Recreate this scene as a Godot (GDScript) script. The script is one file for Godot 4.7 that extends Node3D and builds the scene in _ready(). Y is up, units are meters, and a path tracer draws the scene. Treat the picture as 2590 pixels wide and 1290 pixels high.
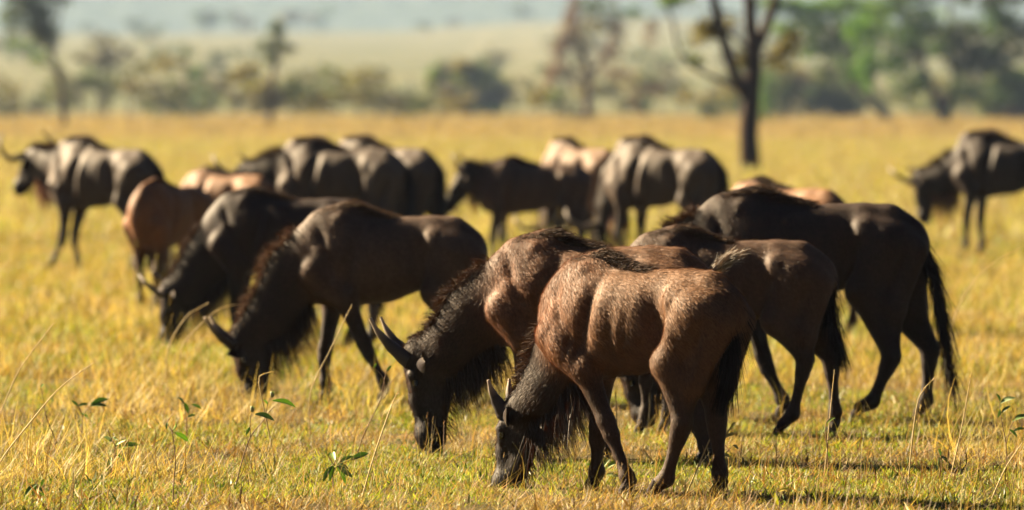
extends Node3D
# A herd of wildebeest grazing on a dry savanna, seen through a long lens: late, low sun from the left and behind.
# Metres, y up; the camera stands at the origin and looks along -z.

var rng := RandomNumberGenerator.new()
var taken := {}
var results: Array = []
var jobs: Array = []
var mat := {}

const UP := Vector3.UP

func _ready() -> void:
	# ---- camera: a long lens, focused on the nearest animal
	var cam := Camera3D.new()
	cam.name = "camera"
	var lens := CameraAttributesPhysical.new()
	lens.frustum_focal_length = 284.0
	lens.exposure_aperture = 3.9
	lens.frustum_focus_distance = 26.6
	lens.frustum_near = 0.5
	lens.frustum_far = 12000.0
	cam.attributes = lens
	cam.fov = 4.84
	cam.near = 0.5
	cam.far = 12000.0
	add_child(cam)
	cam.position = Vector3(0, 1.71, 0)
	cam.rotation.x = -atan(389.0 / 15184.0)
	cam.current = true
	# ---- sky and air
	var env := Environment.new()
	var sky := Sky.new()
	var sm := ProceduralSkyMaterial.new()
	sm.sky_top_color = Color(0.30, 0.44, 0.66)
	sm.sky_horizon_color = Color(0.78, 0.80, 0.78)
	sm.sky_curve = 0.12
	sm.ground_bottom_color = Color(0.30, 0.24, 0.14)
	sm.ground_horizon_color = Color(0.55, 0.52, 0.42)
	sm.sun_angle_max = 12.0
	sky.sky_material = sm
	env.background_mode = Environment.BG_SKY
	env.sky = sky
	env.background_energy_multiplier = 0.038
	env.tonemap_mode = Environment.TONE_MAPPER_LINEAR
	env.tonemap_exposure = 9.0
	env.fog_enabled = true
	env.fog_density = 0.000088
	env.fog_light_color = Color(0.66, 0.77, 0.97)
	env.sdfgi_enabled = true
	env.ssao_enabled = true
	env.ssil_enabled = true
	var we := WorldEnvironment.new()
	we.name = "world"
	we.environment = env
	add_child(we)
	# ---- sun: low, to the left and a little behind the herd
	var sun := DirectionalLight3D.new()
	sun.name = "sun"
	sun.light_energy = 1.6
	sun.light_color = Color(1.0, 0.90, 0.735)
	sun.light_angular_distance = 0.5
	sun.shadow_enabled = true
	add_child(sun)
	var e := deg_to_rad(30.0)
	var az := deg_to_rad(31.0)
	sun.look_at_from_position(Vector3(-cos(e) * cos(az), sin(e), -cos(e) * sin(az)) * 50.0, Vector3.ZERO)

	materials()
	build_land()
	build_animals()
	build_trees()
	build_grass()
	build_weeds()

func materials() -> void:
	var fur := noise_tex(256, 0.05, Color(0.72, 0.70, 0.68), Color(1, 1, 1), 3)
	var hide := std(0.64, 0.26)
	hide.albedo_texture = fur
	hide.uv1_triplanar = true
	hide.uv1_scale = Vector3(7, 2.4, 7)
	mat.hide = hide
	var hair := std(0.55, 0.19)
	hair.backlight_enabled = true
	hair.backlight = Color(0.5, 0.42, 0.36)
	mat.hair = hair
	var lh := std(0.7, 0.16)
	lh.backlight_enabled = true
	lh.backlight = Color(0.5, 0.4, 0.32)
	mat.long_hair = lh
	var bd := std(0.5, 0.35)
	bd.backlight_enabled = true
	bd.backlight = Color(0.7, 0.5, 0.33)
	mat.beard = bd
	mat.horn = std(0.6, 0.3)
	var ear := std(0.8, 0.2)
	ear.backlight_enabled = true
	ear.backlight = Color(0.1, 0.06, 0.04)
	mat.ear = ear
	mat.eye = std(0.08, 0.6)
	mat.hoof = std(0.8, 0.2)
	var grass := std(0.6, 0.3)
	grass.backlight_enabled = true
	grass.backlight = Color(0.9, 0.85, 0.55)
	mat.grass = grass
	var leaf := std(0.6, 0.3)
	leaf.backlight_enabled = true
	leaf.backlight = Color(0.75, 0.8, 0.4)
	mat.leaf = leaf
	var wl := std(0.5, 0.4)
	wl.backlight_enabled = true
	wl.backlight = Color(0.5, 0.6, 0.25)
	mat.weed_leaf = wl
	mat.stem = std(0.7, 0.3)
	var bark := std(0.9, 0.2)
	bark.albedo_texture = noise_tex(256, 0.03, Color(0.6, 0.58, 0.55), Color(1, 1, 1), 8)
	bark.uv1_triplanar = true
	bark.uv1_scale = Vector3(3, 0.8, 3)
	mat.bark = bark
	var soil := std(0.95, 0.15)
	soil.albedo_texture = noise_tex(512, 0.012, Color(0.62, 0.66, 0.55), Color(1, 1, 1), 21)
	soil.uv1_triplanar = true
	soil.uv1_world_triplanar = true
	soil.uv1_scale = Vector3(0.22, 0.22, 0.22)
	mat.soil = soil
	var hill := std(0.95, 0.1)
	hill.albedo_texture = noise_tex(512, 0.02, Color(0.6, 0.66, 0.55), Color(1, 1, 1), 31)
	hill.uv1_triplanar = true
	hill.uv1_world_triplanar = true
	hill.uv1_scale = Vector3(0.006, 0.02, 0.006)
	mat.hill = hill
	patch_noise.seed = 12
	patch_noise.frequency = 0.55
	patch_noise.fractal_octaves = 3

func build_land() -> void:
	var zs := []
	var z := 40.0
	while z > -545.0:
		zs.append(z)
		z -= 2.0 + absf(z) * 0.05
	zs.append(-545.0)
	var plain := sheet(func(q): return 60.0 + absf(q) * 0.9, zs, 60, func(x, q): return land(x, q), func(x, q): return Color(0.0713, 0.0496, 0.0223).lerp(Color(0.0527, 0.0496, 0.0186), clampf(0.5 + patch(x * 0.4, q * 0.4), 0, 1)))
	put(mesh_object(plain.mesh(), mat.soil), "ground", "dry golden grassland plain", "ground", "", "structure")
	zs = []
	z = -545.0
	while z > -2900.0:
		zs.append(z)
		z -= 40.0
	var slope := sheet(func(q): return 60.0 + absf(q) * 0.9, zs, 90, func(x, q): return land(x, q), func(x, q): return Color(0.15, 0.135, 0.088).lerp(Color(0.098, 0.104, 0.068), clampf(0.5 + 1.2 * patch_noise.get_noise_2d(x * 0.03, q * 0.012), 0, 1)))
	put(mesh_object(slope.mesh(), mat.hill), "hillside", "pale hazy grass hillside rising behind the bush", "hill", "", "structure")
	zs = []
	z = -2700.0
	while z > -5200.0:
		zs.append(z)
		z -= 80.0
	var far := sheet(func(q): return 300.0 + absf(q) * 0.9, zs, 80, func(x, q): return -20.0 + 170.0 * (smoothstep(-2700.0, -4200.0, q)) * (1.0 + 0.12 * sin(x * 0.0021 + 1.0) + 0.05 * sin(x * 0.007)), func(x, q): return Color(0.062, 0.0806, 0.0558))
	put(mesh_object(far.mesh(), mat.hill), "mountain_ridge", "distant blue ridge along the top", "hill", "", "structure")

func build_animals() -> void:
	var grey := Color(0.082, 0.054, 0.04)
	var brown := Color(0.13, 0.08, 0.052)
	var tan := Color(0.17, 0.09, 0.048)
	var blue := Color(0.072, 0.058, 0.05)
	var more := {
		"w1": {"called": "young_wildebeest", "neck_mix": 0.1, "label": "nearest brown young wildebeest with two short straight horns, grazing", "cell": 0.009, "coat": Color(0.128, 0.068, 0.037), "hairs": 270000, "horn": 0.17, "spread": 0.14, "ear_up": 0.75, "ear_back": 0.4, "russet": 1.0, "brindle": 0.15, "fur": 1.2, "relief": 1.25, "head_size": 0.43},
		"w2": {"called": "young_wildebeest", "label": "dark wildebeest with one long spike horn behind the nearest one", "cell": 0.010, "coat": Color(0.115, 0.06, 0.034), "hairs": 170000, "horn": 0.28, "spread": 0.08, "ear_up": 0.1, "ear_back": 0.5, "russet": 0.9, "flick": true, "fur": 1.2, "relief": 1.25, "head_size": 0.43},
		"w3": {"called": "young_wildebeest", "label": "grey-brown wildebeest in profile grazing left of centre, ear held forward", "cell": 0.011, "coat": grey, "hairs": 60000, "horn": 0.24, "ear_fwd": true, "russet": 0.3, "mane_col": Color(0.05, 0.032, 0.02)},
		"w3b": {"called": "wildebeest", "label": "almost black wildebeest grazing behind the left profile one", "cell": 0.013, "coat": Color(0.026, 0.016, 0.014), "hairs": 30000, "horn": 0.2, "curved": true, "russet": 0.3},
		"w4": {"called": "wildebeest", "label": "large dark wildebeest at right with long black tail hanging clear", "cell": 0.011, "coat": Color(0.04, 0.0265, 0.0215), "hairs": 60000, "horn": 0.24, "curved": true, "russet": 0.2},
		"w5": {"called": "young_wildebeest", "label": "brown wildebeest standing between the nearest one and the large right one", "cell": 0.011, "coat": Color(0.074, 0.044, 0.03), "hairs": 60000, "horn": 0.14, "russet": 0.4},
		"b1": {"called": "wildebeest_bull", "label": "blurred bull with raised head at the far left", "cell": 0.022, "coat": blue, "beard_col": Color(0.12, 0.058, 0.028), "curved": true, "horn": 0.24, "bull": 1.0, "relief": 2.6, "brindle": 0.8},
		"b2": {"called": "young_wildebeest", "label": "blurred orange-brown calf facing the camera, left of the black one", "cell": 0.02, "coat": tan, "horn": 0.1, "beard": 0.5, "neck_col": Color(0.10, 0.055, 0.03), "relief": 2.0, "brindle": 0.6},
		"b3": {"called": "young_wildebeest", "label": "blurred pale brown calf whose back shows above the black wildebeest", "cell": 0.022, "coat": tan, "horn": 0.1, "beard": 0.4, "neck_col": Color(0.08, 0.045, 0.028), "relief": 2.0, "brindle": 0.6},
		"b4a": {"called": "wildebeest_bull", "label": "blurred striped bull with lowered head, left one of the far pair", "cell": 0.022, "coat": blue, "beard_col": Color(0.12, 0.058, 0.028), "curved": true, "horn": 0.24, "bull": 1.0, "relief": 2.6, "brindle": 0.9},
		"b4b": {"called": "wildebeest_bull", "label": "blurred striped bull, right one of the far pair left of centre", "cell": 0.022, "coat": blue, "curved": true, "horn": 0.24, "bull": 1.0, "relief": 2.6, "brindle": 0.9},
		"b5": {"called": "wildebeest", "label": "blurred smaller wildebeest with horned head raised, in the far middle", "cell": 0.022, "coat": grey, "beard_col": Color(0.12, 0.058, 0.028), "curved": true, "horn": 0.2, "brindle": 0.5},
		"b5b": {"called": "wildebeest_bull", "label": "blurred bull turned away behind the far middle wildebeest", "cell": 0.024, "coat": brown, "curved": true, "horn": 0.22, "bull": 1.0, "relief": 2.6, "brindle": 0.5},
		"b6": {"called": "wildebeest_bull", "label": "blurred round-rumped bull just left of the dark tree trunk", "cell": 0.022, "coat": blue, "beard_col": Color(0.12, 0.058, 0.028), "curved": true, "horn": 0.24, "bull": 1.0, "relief": 2.6, "brindle": 0.9},
		"b7": {"called": "young_wildebeest", "label": "blurred reddish calf whose back shows below the dark tree trunk", "cell": 0.02, "coat": tan, "horn": 0.1, "beard": 0.4, "neck_col": Color(0.08, 0.045, 0.028), "relief": 2.0, "brindle": 0.6},
		"b8": {"called": "wildebeest_bull", "label": "blurred black bull cut by the right edge, head lowered", "cell": 0.022, "coat": Color(0.04, 0.034, 0.033), "beard_col": Color(0.12, 0.058, 0.028), "curved": true, "horn": 0.24, "bull": 1.0, "relief": 2.6, "brindle": 0.9},
	}
	for k in more:
		var p: Dictionary = poses[k].duplicate()
		p.merge(more[k])
		jobs.append(p)
	results.resize(jobs.size())
	var t := Time.get_ticks_msec()
	var task := WorkerThreadPool.add_group_task(build_animal, jobs.size())
	WorkerThreadPool.wait_for_group_task_completion(task)
	print("animals ms ", Time.get_ticks_msec() - t)
	for k in jobs.size():
		place_animal(jobs[k], results[k])

func build_trees() -> void:
	rng.seed = 41
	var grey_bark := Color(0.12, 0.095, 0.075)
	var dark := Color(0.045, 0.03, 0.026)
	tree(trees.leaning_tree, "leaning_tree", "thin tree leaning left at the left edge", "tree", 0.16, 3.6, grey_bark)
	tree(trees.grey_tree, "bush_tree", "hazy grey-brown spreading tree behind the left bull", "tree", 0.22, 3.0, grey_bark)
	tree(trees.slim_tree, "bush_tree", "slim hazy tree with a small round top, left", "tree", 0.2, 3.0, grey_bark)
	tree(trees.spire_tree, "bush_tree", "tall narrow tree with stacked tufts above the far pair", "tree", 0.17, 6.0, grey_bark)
	tree(trees.round_bush, "round_bush", "broad round green bush in the middle distance", "bush", 0.22, 8.0, grey_bark)
	tree(trees.drooping_tree, "withered_tree", "withered red-brown tree with drooping branches right of centre", "tree", 0.16, 3.0, Color(0.16, 0.09, 0.065))
	tree(trees.dark_trunk_tree, "forked_tree", "dark trunked tree with forked limbs and yellowish leaves", "tree", 0.085, 7.0, dark, "", 1.35)
	tree(trees.green_tree, "green_tree", "large bright green tree with forked trunk at the right", "tree", 0.2, 6.0, dark)
	tree(trees.slanting_tree, "green_tree", "green tree with a trunk slanting steeply to the left", "tree", 0.2, 6.0, dark)
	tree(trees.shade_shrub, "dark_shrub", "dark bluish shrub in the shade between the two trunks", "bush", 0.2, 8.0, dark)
	tree(trees.green_sapling, "sapling", "small bright green sapling just right of the dark trunk", "sapling", 0.15, 8.0, dark)
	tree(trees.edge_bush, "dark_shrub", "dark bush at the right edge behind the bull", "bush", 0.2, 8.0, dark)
	# the bush line along the far end of the plain
	rng.seed = 99
	for k in 58:
		var d := rng.randf_range(410.0, 600.0)
		var x := lerpf(-0.1, 0.1, (k + rng.randf() * 0.8) / 58.0) * d
		var hh := rng.randf_range(2.0, 4.8)
		var w := hh * rng.randf_range(0.4, 0.75)
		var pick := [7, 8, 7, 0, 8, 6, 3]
		var spec := {"at": [x, -d], "limbs": [[[0, 0, 0, 0.12], [rng.randfn() * 0.2, hh * 0.5, 0, 0.08], [rng.randfn() * 0.4, hh * 0.85, 0, 0.04]]], "clumps": []}
		for q in 4:
			spec.clumps.append([rng.randfn() * w * 0.7, hh * rng.randf_range(0.3, 0.95), w * rng.randf_range(0.4, 0.8), hh * rng.randf_range(0.14, 0.26), pick[rng.randi() % pick.size()]])
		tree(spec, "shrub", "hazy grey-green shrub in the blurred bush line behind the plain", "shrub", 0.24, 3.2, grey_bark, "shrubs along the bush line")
	# scattered trees on the hillside
	for k in 60:
		var d := rng.randf_range(700.0, 1700.0) if k < 34 else rng.randf_range(1900.0, 2280.0)
		var x := rng.randf_range(-0.1, 0.1) * d
		var hh := rng.randf_range(2.5, 5.5) * (1.0 if k < 34 else 1.6)
		var spec := {"at": [x, -d], "limbs": [[[0, 0, 0, 0.2], [0.1, hh * 0.6, 0, 0.12], [0.2, hh, 0, 0.05]]], "clumps": []}
		for q in 3:
			spec.clumps.append([rng.randfn() * hh * 0.4, hh * rng.randf_range(0.45, 1.0), hh * rng.randf_range(0.35, 0.6), hh * 0.28, [0, 5, 6][rng.randi() % 3]])
		tree(spec, "hill_tree", "tiny hazy bluish tree far up on the hillside", "tree", 0.4, 2.2, grey_bark, "far trees on the hillside")

func build_grass() -> void:
	var green := Color(0.085, 0.145, 0.018)
	var lime := Color(0.21, 0.26, 0.038)
	var straw := Color(0.33, 0.285, 0.16)
	var pale := Color(0.38, 0.335, 0.21)
	var gold := Color(0.26, 0.215, 0.085)
	var dun := Color(0.13, 0.082, 0.052)
	var rosy := Color(0.27, 0.19, 0.13)
	var even := [Color(1, 1, 1), Color(0.85, 0.92, 0.75), Color(1.08, 0.98, 0.85), Color(0.6, 0.58, 0.5)]
	var all := func(_x, _z, _r): return true
	var greener := func(x, z, r): return r < 0.76 + patch(x, z) * 2.2
	var drier := func(x, z, r): return r < 0.5 - patch(x, z) * 1.9
	# near turf
	for k in 3:
		scatter("short_turf", "short green and yellow grazed turf near the camera", grass_clump(20, 0.07, 0.014, 0.042, 0.0052, 0.7, 2, [green, lime, lime, gold, lime], 300 + k), mat.grass, 7500, 23.5, 38.0, 1.2, 0.6, 1.7, even, greener, 500 + k)
	scatter("low_herbs", "tiny bright green leaflets between the grass blades", grass_clump(16, 0.06, 0.012, 0.035, 0.010, 1.0, 2, [lime, green, lime], 309), mat.grass, 4200, 23.5, 36.0, 1.2, 0.6, 1.5, even, greener, 509)
	scatter("dry_turf", "dry straw-coloured stubble among the turf", grass_clump(9, 0.06, 0.025, 0.085, 0.0034, 0.8, 2, [straw, rosy, dun, rosy], 310), mat.grass, 8000, 23.5, 38.0, 1.2, 0.6, 1.6, even, drier, 510)
	scatter("dry_turf", "brown dead stems lying in the turf", grass_clump(7, 0.08, 0.04, 0.13, 0.003, 1.3, 3, [dun, tint(dun, 0.7), rosy], 311), mat.grass, 4200, 23.5, 38.0, 1.2, 0.6, 1.5, even, all, 511)
	scatter("fallen_straw", "bleached straws arching over the turf", grass_clump(4, 0.08, 0.10, 0.24, 0.0028, 0.8, 4, [pale, straw, pale], 313), mat.grass, 1500, 23.5, 38.0, 1.2, 0.6, 1.3, even, all, 513)
	scatter("tall_grass", "thin dry stalks standing above the near turf", grass_clump(3, 0.07, 0.14, 0.40, 0.0026, 0.25, 5, [straw, pale, pale, rosy], 312, 0.6), mat.grass, 1500, 24.3, 40.0, 1.1, 0.55, 1.15, even, all, 512)
	scatter("leafy_sprigs", "small dark leafy sprigs tangled in the near turf", grass_clump(12, 0.05, 0.03, 0.075, 0.013, 1.1, 3, [green, tint(green, 0.6), tint(green, 0.8)], 314), mat.weed_leaf, 1300, 23.8, 36.0, 1.1, 0.5, 1.3, even, greener, 514)
	var sides := func(x, z, r): return (x / -z < -0.052 or x / -z > 0.07) and r < 0.75 - patch(x * 0.6, z * 0.6)
	scatter("tall_grass", "long dry grass standing at both sides of the herd", grass_clump(6, 0.08, 0.2, 0.5, 0.0042, 0.4, 4, [straw, gold, pale, dun], 315, 0.5), mat.grass, 1900, 28.5, 62.0, 1.2, 0.5, 1.2, even, sides, 515)
	var tufts := func(x, z, r): return patch(x * 0.35 + 7.0, z * 0.35) > 0.06 and r < 0.8
	scatter("rough_tufts", "rough ungrazed tufts of straw in the meadow", grass_clump(24, 0.11, 0.06, 0.26, 0.0046, 0.6, 3, [straw, gold, dun, pale], 316), mat.grass, 7500, 27.0, 75.0, 1.25, 0.6, 1.4, even, tufts, 516)
	var worn := func(x, z, r): return patch(x * 0.35 - 19.0, z * 0.35) > 0.05 and r < 0.8
	scatter("dead_thatch", "brown trampled thatch in worn patches", grass_clump(18, 0.12, 0.03, 0.10, 0.006, 1.3, 3, [dun, dun, gold], 317), mat.grass, 9000, 24.0, 75.0, 1.25, 0.6, 1.6, even, worn, 517)
	# middle distance
	for k in 3:
		scatter("meadow_grass", ["golden meadow grass around the herd", "greenish meadow grass around the herd", "straw-coloured meadow grass around the herd"][k], grass_clump(22, 0.14, 0.03, 0.10, 0.008, 0.55, 3, [[gold, straw, gold, dun], [lime, green, lime, gold], [straw, pale, dun, gold]][k], 320 + k), mat.grass, 9000, 37.0, 74.0, 1.3, 0.7, 1.6, even, [all, greener, drier][k], 520 + k)
	scatter("tall_grass", "long pale grass leaning among the herd", grass_clump(7, 0.10, 0.22, 0.5, 0.0055, 0.3, 4, [straw, gold, pale, lime], 322, 0.5), mat.grass, 1500, 44.0, 90.0, 1.3, 0.6, 1.25, even, drier, 522)
	# far plain
	var bleached := Color(0.34, 0.315, 0.235)
	var tan_grass := Color(0.29, 0.25, 0.16)
	scatter("far_grass", "tall tan grass covering the far plain", grass_clump(34, 0.4, 0.08, 0.26, 0.016, 0.45, 2, [bleached, tan_grass, straw, bleached, lime, dun], 330), mat.grass, 26000, 72.0, 260.0, 1.5, 0.7, 1.5, even, all, 530)
	scatter("far_grass", "tall tan grass at the end of the plain", grass_clump(40, 0.9, 0.14, 0.4, 0.035, 0.45, 2, [bleached, tan_grass, bleached, dun], 331), mat.grass, 22000, 255.0, 560.0, 1.2, 0.8, 1.5, even, all, 531)

func build_weeds() -> void:
	var dark := Color(0.07, 0.12, 0.025)
	var mid := Color(0.12, 0.19, 0.035)
	var brown := Color(0.16, 0.10, 0.055)
	var names := [
		["budding_weed", "tall leafy weed with two pale buds below the left grazing head", mid],
		["stemmed_weed", "thin upright stem with one drooping leaf at lower left", mid],
		["bare_twig", "crooked bare brown twig near the left edge", mid],
		["leafy_weed", "bushy little weed with curled leaves at lower left", mid],
		["leafy_weed", "weed with long drooping dark leaves at the bottom, left of centre", dark],
		["leafy_weed", "low dark-leaved weed in the bottom left corner", dark],
		["bare_twig", "forked pale twig in front of the long-horned wildebeest's face", mid],
		["leafy_weed", "low broad-leaved weed at the nearest animal's front hooves", mid],
		["leafy_weed", "dark leafy weed at the right edge", dark],
		["leafy_weed", "small two-leaved weed at lower right", dark],
		["leafy_weed", "small weed with one yellow leaf at the bottom edge", Color(0.42, 0.32, 0.03)],
		["seeding_weed", "branching dry weed beside the nearest animal's hind hoof", Color(0.30, 0.26, 0.09)],
		["stemmed_weed", "thin weed in front of the large right animal's hooves", mid],
		["leafy_weed", "small drooping weed left of the two pale buds", dark],
		["leafy_weed", "scraggly dark weed above the bare twig's tip, left", dark],
	]
	for k in weeds.size():
		weed(weeds[k], names[k][0], names[k][1], names[k][2], brown)
	rng.seed = 8
	var told := ["long arching stalk sweeping up from the left edge", "straight stalk leaning at the left edge above the arching one", "arched seed stalk before the black wildebeest's muzzle", "arched stalk crossing the horn of the left profile wildebeest", "pale bent stalk before the large right animal's hind hoof", "straight leaning stalk right of the long black tail", "long stalk arching to the right edge", "slanting stalk left of the long-horned muzzle", "slanting stalk before the left profile animal's front legs", "broken stalk with a folded white tip before a grazing face", "slanting stalk in the bottom right corner", "upright stalk between the nearest animal's front and hind legs", "slanting stalk by the nearest animal's hind hooves", "upright thin stalk before the right brown animal's hoof"]
	for k in stalks.size():
		stalk(stalks[k], told[k])

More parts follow.
